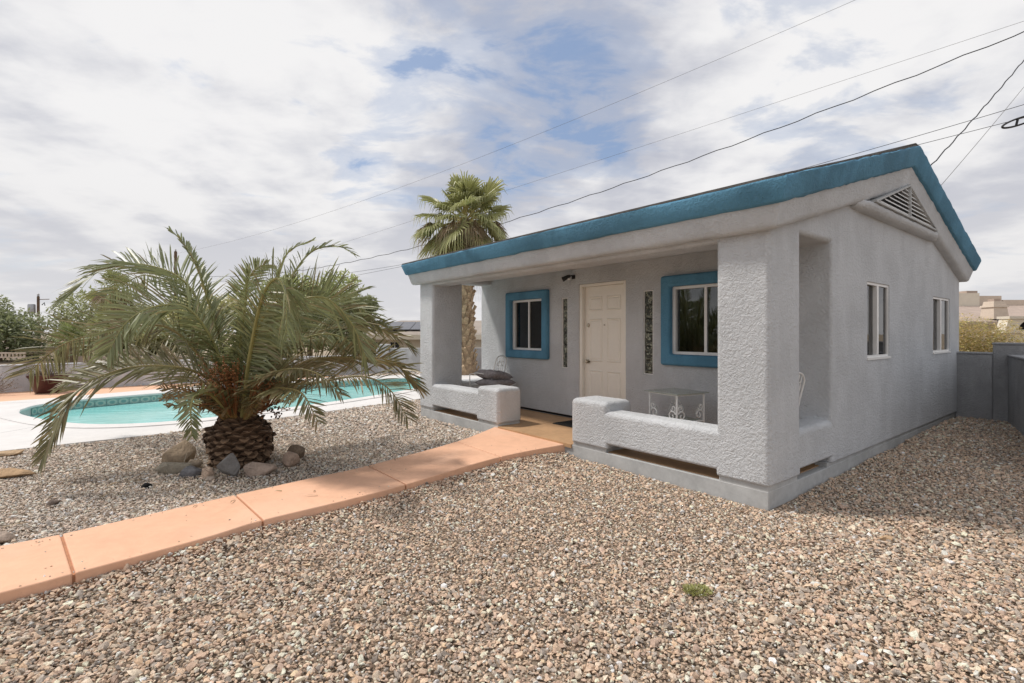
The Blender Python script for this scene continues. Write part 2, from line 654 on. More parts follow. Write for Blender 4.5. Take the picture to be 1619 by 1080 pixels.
# raised strip of soil beside the gable wall
vs, fs = [], []
nu, nv = 8, 24
for i in range(nv + 1):
    for j in range(nu + 1):
        q = HW(.05 - 6.0 * j / nu, .0 + 8.5 * i / nv, 0)
        vs.append((q.x, q.y, float(zg_np(np.array(q.x), np.array(q.y))) - .008))
for i in range(nv):
    for j in range(nu):
        a = i * (nu + 1) + j
        fs.append((a, a + 1, a + nu + 2, a + nu + 1))
bank = mk('soil_bank', vs, fs, M['dirt'], None, 180)
tag(bank, kind='structure')

dk = fill_poly('pool_deck', [deck, pool], .02, M['deck'], None, .16)
tag(dk, kind='structure')
pdk = fill_poly('back_terrace', [peach], .012, M['peachdeck'], None, .1)
tag(pdk, kind='structure')

dj = [((-9.3, 9.5), (-10.9, 7.9)), ((-7.5, 8.25), (-7.75, 5.45)), ((-5.3, 8.6), (-4.95, 7.7)), ((-9.9, 10.9), (-11.2, 10.5))]
for a, b_ in dj:
    a, b_ = Vector((*a, .0215)), Vector((*b_, .0215))
    d_ = (b_ - a).normalized()
    sd = Vector((-d_.y, d_.x, 0)) * .005
    a = a + d_ * .33
    mk('deck_joint', [a - sd, a + sd, b_ + sd, b_ - sd, a - sd - Vector((0, 0, .02)), a + sd - Vector((0, 0, .02)), b_ + sd - Vector((0, 0, .02)), b_ - sd - Vector((0, 0, .02))],
       [(0, 1, 2, 3), (7, 6, 5, 4), (0, 4, 5, 1), (1, 5, 6, 2), (2, 6, 7, 3), (3, 7, 4, 0)], M['slab'], dk)

ps = empty('swimming_pool', (-6, 12, 0))
tag(ps, 'freeform swimming pool with turquoise water and ringed waterline tiles', 'pool')
off = Vector((-6, 12, 0))
n = len(pool)
vs = [(x + 6, y - 12, .019) for x, y in pool] + [(x + 6, y - 12, -1.4) for x, y in pool]
fs = [(i, (i + 1) % n, n + (i + 1) % n, n + i) for i in range(n)] + [tuple(range(n, 2 * n))]
mk('basin', vs, fs, mat('pool_plaster', (.55, .70, .68), .6, 0, .05, 2), ps, None)
w = fill_poly('water', [[(x + 6, y - 12) for x, y in pool]], -.165, M['water'], ps)
# coping lip
cm = MB()
cx_, cy_ = np.mean([q[0] for q in pool]), np.mean([q[1] for q in pool])
nrm = []
for i in range(n):
    a, b_ = pool[i - 1], pool[(i + 1) % n]
    tx, ty = b_[0] - a[0], b_[1] - a[1]
    l = math.hypot(tx, ty)
    nx, ny = -ty / l, tx / l
    if (cx_ - pool[i][0]) * nx + (cy_ - pool[i][1]) * ny < 0:
        nx, ny = -nx, -ny
    nrm.append((nx, ny))
prof = [(-.30, .005), (-.30, .034), (-.02, .040), (.018, .032), (.028, .010), (.018, -.012), (-.0, -.02)]
for i in range(n):
    for o_, z_ in prof:
        cm.v.append((pool[i][0] + nrm[i][0] * o_ + 6, pool[i][1] + nrm[i][1] * o_ - 12, z_))
k = len(prof)
for i in range(n):
    j = (i + 1) % n
    for q in range(k - 1):
        cm.f.append((i * k + q, j * k + q, j * k + q + 1, i * k + q + 1))
cm.build('coping', M['deck'], ps, 40)
# tiles along the wall that faces the camera
tl = MB().box((-.072, -.008, -.07), (.072, .008, .07))
tme = None
for i in range(n):
    a, b_ = pool[i], pool[(i + 1) % n]
    if nrm[i][1] > .25:
        continue
    seg = math.hypot(b_[0] - a[0], b_[1] - a[1])
    m_ = max(1, round(seg / .15))
    for q in range(m_):
        f_ = (q + .5) / m_
        x, y = a[0] + (b_[0] - a[0]) * f_ + nrm[i][0] * .012, a[1] + (b_[1] - a[1]) * f_ + nrm[i][1] * .012
        ang = math.atan2(b_[1] - a[1], b_[0] - a[0])
        Mx = Matrix.Translation((x + 6, y - 12, -.092)) @ Matrix.Rotation(ang, 4, 'Z') @ Matrix.Diagonal((seg / m_ / .15, 1, 1, 1))
        if tme is None:
            o = tl.build('tile', M['tile'], ps)
            o.matrix_local = Mx
            tme = o.data
        else:
            inst('tile', tme, ps, Mx)

# ------------------------------------------------------------------ path of cast slabs
near = [(-3.9, 1.62), (-2.78, 2.738), (-2.573, 2.961), (-2.127, 3.463), (-1.878, 3.803), (-1.348, 4.307), (-.988, 4.70), (-.125, 5.676), (.748, 6.31)]
far = [(-4.5, 2.36), (-3.392, 3.34), (-3.164, 3.539), (-2.62, 4.16), (-2.414, 4.398), (-1.975, 4.885), (-1.531, 5.364), (-.711, 6.477), (-.205, 7.497)]
# smoothed edges, section by section (a section ends at a joint)
joints = [(0, 2), (2, 4), (4, 6), (6, 7), (7, 8)]
PZ = .09
Nn = catmull([(*a, 0) for a in near], 80)
Ff = catmull([(*a, 0) for a in far], 80)
path_poly = [(q.x, q.y) for q in Nn] + [(q.x, q.y) for q in Ff[::-1]]
pin = [n_.lerp(f_, .02) for n_, f_ in zip(Nn, Ff)]
pif = [n_.lerp(f_, .98) for n_, f_ in zip(Nn, Ff)]
path = fill_poly('garden_path', [[(q.x, q.y) for q in pin] + [(q.x, q.y) for q in pif[::-1]]], PZ - .016, M['joint'], None, .1)
tag(path, kind='structure')
for a, b_ in joints:
    A, B = a * 10, b_ * 10
    lo = Nn[A:B + 1]
    hi = Ff[A:B + 1]
    g_ = .007
    lo = [q.copy() for q in lo]
    hi = [q.copy() for q in hi]
    for lst in (lo, hi):
        lst[0] += (lst[1] - lst[0]).normalized() * g_
        if b_ != 8:
            lst[-1] += (lst[-2] - lst[-1]).normalized() * g_
    z1 = PZ + (.03 if b_ == 8 else 0)
    m_ = len(lo)
    vs = []
    for i, (p0, p1) in enumerate(zip(lo, hi)):
        zt = PZ + .035 * max(0, (A + i - 60) / 20)
        vs += [(p0.x, p0.y, zt), (p1.x, p1.y, zt), (p0.x, p0.y, -.05), (p1.x, p1.y, -.05)]
    fs = []
    for i in range(m_ - 1):
        c = i * 4
        fs += [(c, c + 1, c + 5, c + 4), (c, c + 4, c + 6, c + 2), (c + 1, c + 3, c + 7, c + 5), (c + 2, c + 6, c + 7, c + 3)]
    fs += [(0, 2, 3, 1), (4 * m_ - 4, 4 * m_ - 3, 4 * m_ - 1, 4 * m_ - 2)]
    o = mk('path_slab', vs, fs, M['path'], path, None)
    bevel(o, .010, 3, 50)

# ================================================================== the casita
house = empty('stucco_casita', (HX, HY, 0), HROT)
tag(house, 'grey stucco casita with blue roof trim, porch, cream door and gable vent', 'house')


def P(u, v, z):
    return (v, u, z)


def hbox(mb, u, v, z):
    return mb.box((v[0], u[0], z[0]), (v[1], u[1], z[1]))


BOT = .18
TOPZ = 2.5
solids = [
    ('wall', (0, LEN), (1.36, 1.52), (BOT, TOPZ)),
    ('wall', (0, .15), (1.36, DEP), (BOT, TOPZ)),
    ('wall', (LEN - .15, LEN), (1.36, DEP), (BOT, TOPZ)),
    ('wall', (0, LEN), (DEP - .15, DEP), (BOT, TOPZ)),
    ('porch_pillar', (0, .49), (0, .62), (BOT, TOPZ)),
    ('porch_pillar_b', (LEN - .49, LEN), (0, .62), (BOT, TOPZ)),
    ('porch_beam', (.49, LEN - .49), (0, .35), (2.33, TOPZ)),
    ('porch_beam', (0, .35), (.62, 1.36), (2.42, TOPZ)),
    ('porch_beam', (LEN - .35, LEN), (.62, 1.36), (2.42, TOPZ)),
    ('porch_wall', (.49, 1.80), (0, .29), (.238, .61)),
    ('porch_wall', (1.80, 2.37), (0, .45), (BOT, .715)),
    ('porch_wall_b', (4.40, LEN - .49), (0, .29), (.238, .61)),
    ('porch_wall_b', (3.85, 4.40), (0, .45), (BOT, .69)),
    ('porch_wall_c', (0, .29), (.62, 1.36), (.238, .61)),
    ('porch_wall_d', (LEN - .29, LEN), (.62, 1.36), (.238, .61)),
]
DOOR = ((2.63, 3.55), (1.3, 1.6), (0, 2.26))
WINS = [((4.37, 5.21), (1.2, 2.085)), ((.96, 1.86), (1.225, 2.10))]
SLITS = [((3.80, 3.935), (.93, 2.07)), ((2.165, 2.33), (.93, 2.085))]
SIDEW = [((2.40, 3.20), (1.21, 2.09)), ((5.24, 6.27), (1.205, 2.045))]
holes = [DOOR]
for (a, z) in WINS + SLITS:
    holes.append((a, (1.3, 1.6), z))
for (a, z) in SIDEW:
    holes.append(((-.1, .2), a, z))


def cell_shell(solids, holes):
    br = []
    for ax in range(3):
        s = set()
        for q in solids:
            s.update(q[1 + ax])
        lo_, hi_ = min(s), max(s)
        for q in holes:
            s.update(x for x in q[ax] if lo_ < x < hi_)
        br.append(sorted(s))
    nu_, nv_, nz_ = (len(b) - 1 for b in br)
    lab = {}
    names = []
    for i in range(nu_):
        cu = (br[0][i] + br[0][i + 1]) / 2
        for j in range(nv_):
            c2 = (br[1][j] + br[1][j + 1]) / 2
            for k_ in range(nz_):
                c3 = (br[2][k_] + br[2][k_ + 1]) / 2
                l_ = None
                for q in solids:
                    if q[1][0] < cu < q[1][1] and q[2][0] < c2 < q[2][1] and q[3][0] < c3 < q[3][1]:
                        l_ = q[0]
                if l_ and any(h[0][0] < cu < h[0][1] and h[1][0] < c2 < h[1][1] and h[2][0] < c3 < h[2][1] for h in holes):
                    l_ = None
                if l_:
                    if l_ not in names:
                        names.append(l_)
                    lab[(i, j, k_)] = l_
    bm = bmesh.new()
    vv = {}

    def vert(i, j, k_):
        if (i, j, k_) not in vv:
            vv[(i, j, k_)] = bm.verts.new((br[1][j], br[0][i], br[2][k_]))
        return vv[(i, j, k_)]
    for (i, j, k_), l_ in lab.items():
        for d, quad in (((1, 0, 0), ((1, 0, 0), (1, 1, 0), (1, 1, 1), (1, 0, 1))), ((-1, 0, 0), ((0, 0, 0), (0, 1, 0), (0, 1, 1), (0, 0, 1))),
                        ((0, 1, 0), ((0, 1, 0), (1, 1, 0), (1, 1, 1), (0, 1, 1))), ((0, -1, 0), ((0, 0, 0), (1, 0, 0), (1, 0, 1), (0, 0, 1))),
                        ((0, 0, 1), ((0, 0, 1), (1, 0, 1), (1, 1, 1), (0, 1, 1))), ((0, 0, -1), ((0, 0, 0), (1, 0, 0), (1, 1, 0), (0, 1, 0)))):
            if (i + d[0], j + d[1], k_ + d[2]) in lab:
                continue
            f_ = bm.faces.new([vert(i + a, j + b_, k_ + c_) for a, b_, c_ in quad])
            f_.material_index = names.index(l_)
    bmesh.ops.recalc_face_normals(bm, faces=bm.faces)
    bmesh.ops.dissolve_limit(bm, angle_limit=R(.5), use_dissolve_boundaries=False, verts=bm.verts, edges=bm.edges, delimit={'MATERIAL'})
    return bm, names


bm, names = cell_shell(solids, holes)
bw = bm.edges.layers.float.new('bevel_weight_edge')
for e in bm.edges:
    if len(e.link_faces) != 2 or e.link_faces[0].normal.dot(e.link_faces[1].normal) > .9:
        continue
    m_ = (e.verts[0].co + e.verts[1].co) / 2
    v_, u_, z_ = m_
    wgt = .55
    convex = e.is_convex
    if v_ < 1.30 and convex:
        wgt = .8
        if z_ < .72 and z_ > .5:
            wgt = 1.0
        if z_ < .25:
            wgt = .45
    if not convex:
        wgt = .4
    for (a, z) in WINS + SLITS:
        if 1.3 < v_ < 1.6 and a[0] - .01 < u_ < a[1] + .01 and z[0] - .01 < z_ < z[1] + .01:
            wgt = .12
    if 1.3 < v_ < 1.6 and 2.6 < u_ < 3.58 and z_ < 2.3:
        wgt = .12
    for (a, z) in SIDEW:
        if u_ < .2 and a[0] - .01 < v_ < a[1] + .01 and z[0] - .01 < z_ < z[1] + .01:
            wgt = .12
    if z_ > TOPZ - .01:
        wgt = 0
    if z_ < BOT + .01 and v_ > 1.3:
        wgt = .2
    e[bw] = wgt
    if wgt == 0:
        e.smooth = False
tmp = bpy.data.meshes.new('shell')
bm.to_mesh(tmp)
bm.free()
for _ in names:
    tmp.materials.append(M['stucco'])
tmp.polygons.foreach_set('use_smooth', [True] * len(tmp.polygons))
to = link(bpy.data.objects.new('shell', tmp))
md = to.modifiers.new('b', 'BEVEL')
md.width = .062
md.segments = 5
md.limit_method = 'WEIGHT'
md.use_clamp_overlap = False
md.harden_normals = True
dg = bpy.context.evaluated_depsgraph_get()
ev = to.evaluated_get(dg)
me = ev.to_mesh()
co = np.empty(len(me.vertices) * 3)
me.vertices.foreach_get('co', co)
co = co.reshape(-1, 3)
cn = np.empty(len(me.loops) * 3)
me.corner_normals.foreach_get('vector', cn)
cn = cn.reshape(-1, 3)
polys = [(pl.material_index, list(pl.vertices), list(pl.loop_indices)) for pl in me.polygons]
ev.to_mesh_clear()
bpy.data.objects.remove(to)
for li, nm in enumerate(names):
    sel = [q for q in polys if q[0] == li]
    used = sorted({x for q in sel for x in q[1]})
    mp_ = {x: i for i, x in enumerate(used)}
    m2 = bpy.data.meshes.new(nm)
    m2.from_pydata([tuple(co[x]) for x in used], [], [[mp_[x] for x in q[1]] for q in sel])
    m2.polygons.foreach_set('use_smooth', [True] * len(m2.polygons))
    m2.normals_split_custom_set([tuple(cn[l_]) for q in sel for l_ in q[2]])
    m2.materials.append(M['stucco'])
    base = nm.replace('_b', '') if nm.endswith('_b') else nm
    base = {'porch_wall_c': 'porch_wall', 'porch_wall_d': 'porch_wall'}.get(base, base)
    o = bpy.data.objects.new(base, m2)
    o.parent = house
    link(o)

# gable walls above the shell
for u0, u1 in ((0.0, .15), (LEN - .15, LEN)):
    pr = [(0, TOPZ), (DEP, TOPZ), (DEP, 2.66), (MID, 3.70), (0, 2.66)]
    vs = [(v_, u0, z_) for v_, z_ in pr] + [(v_, u1, z_) for v_, z_ in pr]
    fs = [(0, 1, 2, 3, 4), (9, 8, 7, 6, 5)] + [(i, (i + 1) % 5, (i + 1) % 5 + 5, i + 5) for i in range(5)]
    mk('gable', vs, fs, M['stucco'], house)
# porch ceiling + attic floor
hbox(MB(), (.16, LEN - .16), (.1, 1.4), (2.5, 2.53)).build('porch_ceiling', M['stucco'], house)


# swept trim round eaves and rakes
def trim(name, prof, material, wob=.004):
    ring = []
    for sgn_u, vv_, peak in ((1, 'f', 0), (0, 'f', 0), (0, 'm', 1), (0, 'b', 0), (1, 'b', 0), (1, 'm', 1)):
        ring.append((sgn_u, vv_, peak))
    pts = []
    nsub = 40
    for q in range(6):
        A, B = ring[q], ring[(q + 1) % 6]
        for s in range(nsub):
            t_ = s / nsub
            row = []
            for (o_, zc, zp) in prof:
                def loc(r_):
                    uu = LEN + o_ if r_[0] else -o_
                    vv2 = {'f': -o_, 'm': MID, 'b': DEP + o_}[r_[1]]
                    return Vector((vv2, uu, zp if r_[2] else zc))
                pnt = loc(A).lerp(loc(B), t_)
                if 0 < s:
                    pnt += Vector((random.gauss(0, wob), random.gauss(0, wob), random.gauss(0, wob)))
                row.append(pnt)
            pts.append(row)
    k_ = len(prof)
    m_ = len(pts)
    vs = [q for r_ in pts for q in r_]
    fs = []
    for i in range(m_):
        j = (i + 1) % m_
        for q in range(k_):
            q2 = (q + 1) % k_
            fs.append((i * k_ + q, j * k_ + q, j * k_ + q2, i * k_ + q2))
    return mk(name, vs, fs, material, house, 50)


trim('eave_band', [(-.02, 2.375, 3.335), (.055, 2.368, 3.33), (.082, 2.372, 3.335), (.102, 2.392, 3.352), (.112, 2.42, 3.38), (.148, 2.545, 3.585), (.155, 2.575, 3.61), (-.02, 2.60, 3.64)], M['stucco'], .003)
trim('blue_fascia', [(.0, 2.553, 3.578), (.158, 2.552, 3.585), (.178, 2.556, 3.592), (.19, 2.572, 3.607), (.238, 2.712, 3.795), (.240, 2.732, 3.817), (.228, 2.745, 3.833), (.0, 2.80, 3.835)], M['blue'], .003)
# shingle roof: stepped courses
rm = MB()
for side_ in (0, 1):
    nC = 27
    for i in range(nC):
        t0, t1 = i / nC, (i + 1.25) / nC
        def rp(t_, lift):
            v_ = -.235 + t_ * (MID + .235) if side_ == 0 else DEP + .235 - t_ * (DEP + .235 - MID)
            return v_, 2.738 + t_ * (3.832 - 2.738) + lift
        a, b_ = rp(t0, .022), rp(min(t1, 1.0), .004)
        uo = .214 + random.uniform(0, .012)
        vs = [(a[0], -uo, a[1]), (a[0], LEN + uo, a[1]), (b_[0], LEN + uo, b_[1]), (b_[0], -uo, b_[1]),
              (a[0], -uo, a[1] - .02), (a[0], LEN + uo, a[1] - .02), (b_[0], LEN + uo, b_[1] - .02), (b_[0], -uo, b_[1] - .02)]
        rm.add(vs, [(0, 1, 2, 3), (7, 6, 5, 4), (0, 4, 5, 1), (1, 5, 6, 2), (2, 6, 7, 3), (3, 7, 4, 0)])
roof = rm.build('roof', M['shingle'], house)
hbox(MB(), (-.215, LEN + .215), (MID - .10, MID + .10), (3.832, 3.846)).build('ridge_cap', M['shingle'], roof)

# slab, kerb pedestals, floor
sb = MB()
hbox(sb, (.02, LEN - .02), (.02, DEP - .02), (-.25, .138))
hbox(sb, (.025, .145), (1.30, DEP - .03), (.13, .182))
hbox(sb, (LEN - .145, LEN - .025), (1.30, DEP - .03), (.13, .182))
for u in ((.022, .47), (LEN - .47, LEN - .022)):
    hbox(sb, u, (.022, .60), (.13, .195))
for u in ((1.83, 2.35), (3.87, 4.38)):
    hbox(sb, u, (.022, .43), (.13, .195))
so = sb.build('foundation', M['slab'], house)
bevel(so, .006, 2)
fl = empty('porch_floor', (0, 0, 0), 0, house)
for u in ((.10, 2.30), (2.306, 3.62), (3.626, LEN - .1)):
    for v in ((.06, .80), (.806, 1.355)):
        o = hbox(MB(), u, v, (.12, .145)).build('floor_panel', M['floor'], fl)
hbox(MB(), (2.37, 3.85), (.0, .06), (.10, .1445)).build('threshold_edge', M['floor'], fl)
# dark gap board under the porch wall, room shell
hbox(MB(), (.16, LEN - .16), (1.40, 1.50), (.146, .185)).build('sill_plate', M['black'], house)
hbox(MB(), (.16, LEN - .16), (1.53, DEP - .16), (2.40, 2.43)).build('room_ceiling', M['room'], house)
hbox(MB(), (.16, LEN - .16), (1.53, DEP - .16), (.12, .14)).build('room_floor', M['room'], house)
hbox(MB(), (.16, LEN - .16), (2.2, 2.25), (.14, 2.40)).build('partition', M['room'], house)


# --- porch windows
def ring_box(u, z, v, wd):
    mb = MB()
    hbox(mb, u, v, (z[0], z[0] + wd))
    hbox(mb, u, v, (z[1] - wd, z[1]))
    hbox(mb, (u[0], u[0] + wd), v, (z[0] + wd, z[1] - wd))
    hbox(mb, (u[1] - wd, u[1]), v, (z[0] + wd, z[1] - wd))
    return mb


def soft_ring(name, u, z, w, v0, v1, parent, material, r=.035):
    """rounded picture-frame ring (one closed surface)"""
    a = [(u[0] - w, z[0] - w), (u[1] + w, z[0] - w), (u[1] + w, z[1] + w), (u[0] - w, z[1] + w)]
    b_ = [(u[0], z[0]), (u[1], z[0]), (u[1], z[1]), (u[0], z[1])]
    vs = []
    for v_ in (v0, v1):
        vs += [(v_, x, y) for x, y in a] + [(v_, x, y) for x, y in b_]
    fs = []
    for i in range(4):
        j = (i + 1) % 4
        fs += [(i, j, j + 4, i + 4), (i + 8, i + 12, j + 12, j + 8), (i, i + 8, j + 8, j), (i + 4, j + 4, j + 12, i + 12)]
    o = mk(name, vs, fs, material, parent)
    bevel(o, r, 4, 40)
    o.data.polygons.foreach_set('use_smooth', [True] * len(o.data.polygons))
    o.modifiers['bevel'].harden_normals = True
    return o


for wi, (u, z) in enumerate(WINS):
    fo_ = ring_box(u, z, (1.375, 1.44), .034).build('window', M['alum'], house)
    mid = (u[0] + u[1]) / 2
    soft_ring('window_surround', (u[0] - .002, u[1] + .002), (z[0] - .002, z[1] + .002), .145, 1.285, 1.385, fo_, M['blue'])
    hbox(MB(), (mid - .017, mid + .017), (1.385, 1.43), (z[0] + .034, z[1] - .034)).build('mullion', M['alum'], fo_)
    for q, (a, b_) in enumerate(((u[0] + .034, mid - .017), (mid + .017, u[1] - .034))):
        hbox(MB(), (a, b_), (1.405 + .012 * q, 1.409 + .012 * q), (z[0] + .034, z[1] - .034)).build('pane', M['glass'], fo_)
    nb = 11
    for q in range(nb):
        a = u[0] + .03 + (u[1] - u[0] - .06) * q / nb
        b_ = a + (u[1] - u[0] - .06) / nb * .93
        mb = MB()
        v1_, v2_ = 1.50, 1.535
        mb.add([(v1_, a, z[0] - .02), (v2_, b_, z[0] - .02), (v2_, b_, z[1] + .02), (v1_, a, z[1] + .02), (v1_ + .003, a, z[0] - .02), (v2_ + .003, b_, z[0] - .02), (v2_ + .003, b_, z[1] + .02), (v1_ + .003, a, z[1] + .02)],
               [(0, 1, 2, 3), (7, 6, 5, 4), (0, 4, 5, 1), (1, 5, 6, 2), (2, 6, 7, 3), (3, 7, 4, 0)])
        mb.build('blind_slat', M['blind'], fo_)

# --- glass block slits
for (u, z) in SLITS:
    fr_ = ring_box((u[0] + .002, u[1] - .002), (z[0] + .002, z[1] - .002), (1.372, 1.42), .012).build('glass_block_window', M['alum'], house)
    nbk = 6
    hgt = (z[1] - z[0] - .024) / nbk
    for q in range(nbk):
        o = hbox(MB(), (u[0] + .016, u[1] - .016), (1.384, 1.46), (z[0] + .014 + q * hgt, z[0] + .008 + (q + 1) * hgt)).build('glass_block', M['block'], fr_)
        bevel(o, .008, 2)

# --- door
du = (2.63, 3.55)
dr = empty('door', (0, 0, 0), 0, house)
jm = MB()
hbox(jm, (du[0] + .002, du[0] + .052), (1.372, 1.50), (.146, 2.257))
hbox(jm, (du[1] - .062, du[1] - .002), (1.372, 1.50), (.146, 2.257))
hbox(jm, (du[0] + .052, du[1] - .062), (1.372, 1.50), (2.215, 2.257))
bevel(jm.build('door_frame', M['door'], dr), .006, 2)
lf = (du[0] + .056, du[1] - .066)
hbox(MB(), lf, (1.435, 1.475), (.165, 2.211)).build('door_leaf', M['door'], dr)
lw = lf[1] - lf[0]
for c0, c1 in ((.11, .45), (.55, .89)):
    for z0, z1 in ((.33, .93), (1.06, 1.72), (1.84, 2.06)):
        a, b_ = lf[0] + lw * c0, lf[0] + lw * c1
        mb = MB()
        # raised field with a moulded rim
        rim = [(0.0, 1.436), (.012, 1.423), (.030, 1.4365), (.050, 1.427)]
        vs = []
        for ins, v_ in rim:
            vs += [(v_, a + ins, z0 + ins), (v_, b_ - ins, z0 + ins), (v_, b_ - ins, z1 - ins), (v_, a + ins, z1 - ins)]
        fs = []
        for q in range(3):
            for i in range(4):
                j = (i + 1) % 4
                fs.append((q * 4 + i, q * 4 + j, q * 4 + 4 + j, q * 4 + 4 + i))
        fs.append((12, 13, 14, 15))
        mk('door_panel', vs, fs, M['door'], dr)
kx = lf[1] - .075


def vlathe(prof, u, z, v0):
    mb = MB()
    for r_, d in prof:
        for q in range(14):
            an = 2 * math.pi * q / 14
            mb.v.append((v0 - d, u + r_ * math.cos(an), z + r_ * math.sin(an)))
    for i in range(len(prof) - 1):
        for q in range(14):
            q2 = (q + 1) % 14
            mb.f.append((i * 14 + q, i * 14 + q2, (i + 1) * 14 + q2, (i + 1) * 14 + q))
    mb.f.append(tuple((len(prof) - 1) * 14 + q for q in range(14)))
    return mb


vlathe([(.033, 0), (.033, .008), (.014, .012), (.013, .03), (.027, .04), (.031, .055), (.024, .068), (.0, .07)], kx, 1.06, 1.434).build('knob', M['brass'], dr, 40)
vlathe([(.032, 0), (.032, .012), (.024, .022), (.010, .024), (.0, .025)], kx, 1.62, 1.434).build('deadbolt', M['brass'], dr, 40)
vlathe([(.010, 0), (.010, .012), (.0, .013)], (lf[0] + lf[1]) / 2, 1.62, 1.434).build('peephole', M['brass'], dr, 40)

# --- gable windows
for (v, z) in SIDEW:
    mb = MB()
    wd = .028
    for a, b_, c_, d_ in ((v[0], v[1], z[0], z[0] + wd), (v[0], v[1], z[1] - wd, z[1]), (v[0], v[0] + wd, z[0] + wd, z[1] - wd), (v[1] - wd, v[1], z[0] + wd, z[1] - wd)):
        mb.box((a, .015, c_), (b_, .09, d_))
    fo_ = mb.build('window', M['alum'], house)
    mid = (v[0] + v[1]) / 2
    MB().box((v[0] - .012, -.012, z[0] - .022), (v[1] + .012, .05, z[0] + .004)).build('sill', M['alum'], fo_)
    MB().box((mid - .03, .012, z[0] + wd), (mid + .03, .085, z[1] - wd)).build('mullion', M['alum'], fo_)
    for q, (a, b_) in enumerate(((v[0] + wd, mid - .03), (mid + .03, v[1] - wd))):
        MB().box((a, .055 - .02 * q, z[0] + wd), (b_, .059 - .02 * q, z[1] - wd)).build('pane', M['glass'], fo_)
    MB().box((v[0] + .01, .092, z[0] + .01), (mid - .002, .097, z[1] - .01)).build('reflection_panel', M['reflection_panel'], fo_)  # added panels; their colour stands in for the reflection in the panes
    MB().box((mid + .002, .092, z[0] + .01), (v[1] - .01, .097, z[1] - .01)).build('reflection_panel', M['reflection_panel'] if v[0] < 4 else M['board'], fo_)

# --- gable vent
vent = empty('gable_vent', (0, 0, 0), 0, house)
VP = -.142
tri = [(2.22, 2.955), (4.78, 2.955), (3.50, 3.355)]
fr = MB()
for i in range(3):
    a, b_ = Vector((tri[i][0], VP, tri[i][1])), Vector((tri[(i + 1) % 3][0], VP, tri[(i + 1) % 3][1]))
    d_ = (b_ - a).normalized()
    nn = Vector((-d_.z, 0, d_.x))
    q0, q1 = a - d_ * .02, b_ + d_ * .02
    vs = []
    for pnt in (q0, q1):
        for off_, yy in ((-.010, .0), (.010, .0), (.010, .14), (-.010, .14)):
            vs.append(pnt + nn * off_ + Vector((0, yy - i * .002, 0)))
    fr.add(vs, [(0, 1, 2, 3), (7, 6, 5, 4), (0, 4, 5, 1), (1, 5, 6, 2), (2, 6, 7, 3), (3, 7, 4, 0)])
fr.build('vent_frame', M['slab'], vent)
MB().box((3.488, VP - .004, 2.966), (3.512, VP + .03, 3.335)).build('vent_mullion', M['slab'], vent)
ns = 7
for i in range(ns):
    zc = 2.982 + i * .050
    half = (3.352 - zc - .022) / .40 * 1.28
    if half < .08:
        continue
    for s in (-1, 1):
        a, b_ = (3.5 - half, 3.484) if s < 0 else (3.516, 3.5 + half)
        vs = [(a, VP + .006, zc - .015), (b_, VP + .006, zc - .015), (b_, VP + .028, zc + .017), (a, VP + .028, zc + .017)]
        vs += [(x, y + .004, z_ + .006) for x, y, z_ in vs]
        mk('louver_slat', vs, [(0, 1, 2, 3), (7, 6, 5, 4), (0, 4, 5, 1), (1, 5, 6, 2), (2, 6, 7, 3), (3, 7, 4, 0)], M['alum'], vent)
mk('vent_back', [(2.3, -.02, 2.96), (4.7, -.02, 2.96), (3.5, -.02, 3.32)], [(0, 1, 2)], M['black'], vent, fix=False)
# rounded stucco ledge under the vent
lm = MB()
ptsL = [(1.83 + (4.0 - .83 + .0) * i / 24, -.02, 2.885) for i in range(25)]
vs, fs = [], []
pf = [(0, -.045), (-.06, -.042), (-.10, -.025), (-.12, .005), (-.124, .035), (-.116, .052), (0, .058)]
xs = [1.86 + 3.28 * i / 30 for i in range(31)]
for i, x in enumerate(xs):
    tp = min(1, min(i, 30 - i) / 2.0)
    for y_, z_ in pf:
        vs.append((x, y_ * (.55 + .45 * tp) + random.gauss(0, .002), 2.885 + z_ * (.7 + .3 * tp) + random.gauss(0, .002)))
k_ = len(pf)
for i in range(30):
    for q in range(k_ - 1):
        fs.append((i * k_ + q, (i + 1) * k_ + q, (i + 1) * k_ + q + 1, i * k_ + q + 1))
fs += [tuple(range(k_)), tuple(30 * k_ + q for q in range(k_))]
mk('vent_ledge', vs, fs, M['stucco'], vent, 60)

# --- security lamp on the porch wall
lampo = empty('flood_lamp', HW(3.66, 1.36, 2.385), HROT)
lampo.scale = (.62, .62, .62)
tag(lampo, 'small black flood lamp on the porch wall above the door, tilted down', 'lamp')
MB().box((-.025, -.05, -.05), (0, .05, .05)).build('wall_plate', M['black'], lampo)
MB().tube([(-.02, 0, 0), (-.07, .01, .035), (-.11, .03, .02)], .016, 8).build('arm', M['black'], lampo, 60)
hd = MB()
axis = [Vector((-.10, .02, .03)), Vector((-.13, .06, .012)), Vector((-.16, .10, -.01)), Vector((-.20, .17, -.05)), Vector((-.215, .19, -.06))]
hd.tube(axis, [.024, .042, .05, .062, .06], 14)
hd.build('lamp_head', M['black'], lampo, 50)
MB().lathe([(.0, -.035), (.03, -.03), (.042, 0), (.03, .02)], 12, (-.12, .05, -.05)).build('motion_sensor', M['alum'], lampo, 50)

# --- door mat
mt_o = empty('door_mat', HW(3.16, .99, .146), HROT)
tag(mt_o, 'flat black rubber mat on the porch floor before the door', 'mat')
o = MB().box((-.21, -.37, 0), (.21, .37, .012)).build('mat_body', M['rubber'], mt_o)
bevel(o, .004, 2)
for i in range(9):
    MB().box((-.18 + i * .043, -.34, .0125), (-.16 + i * .043, .34, .0165)).build('mat_rib', M['rubber'], mt_o)


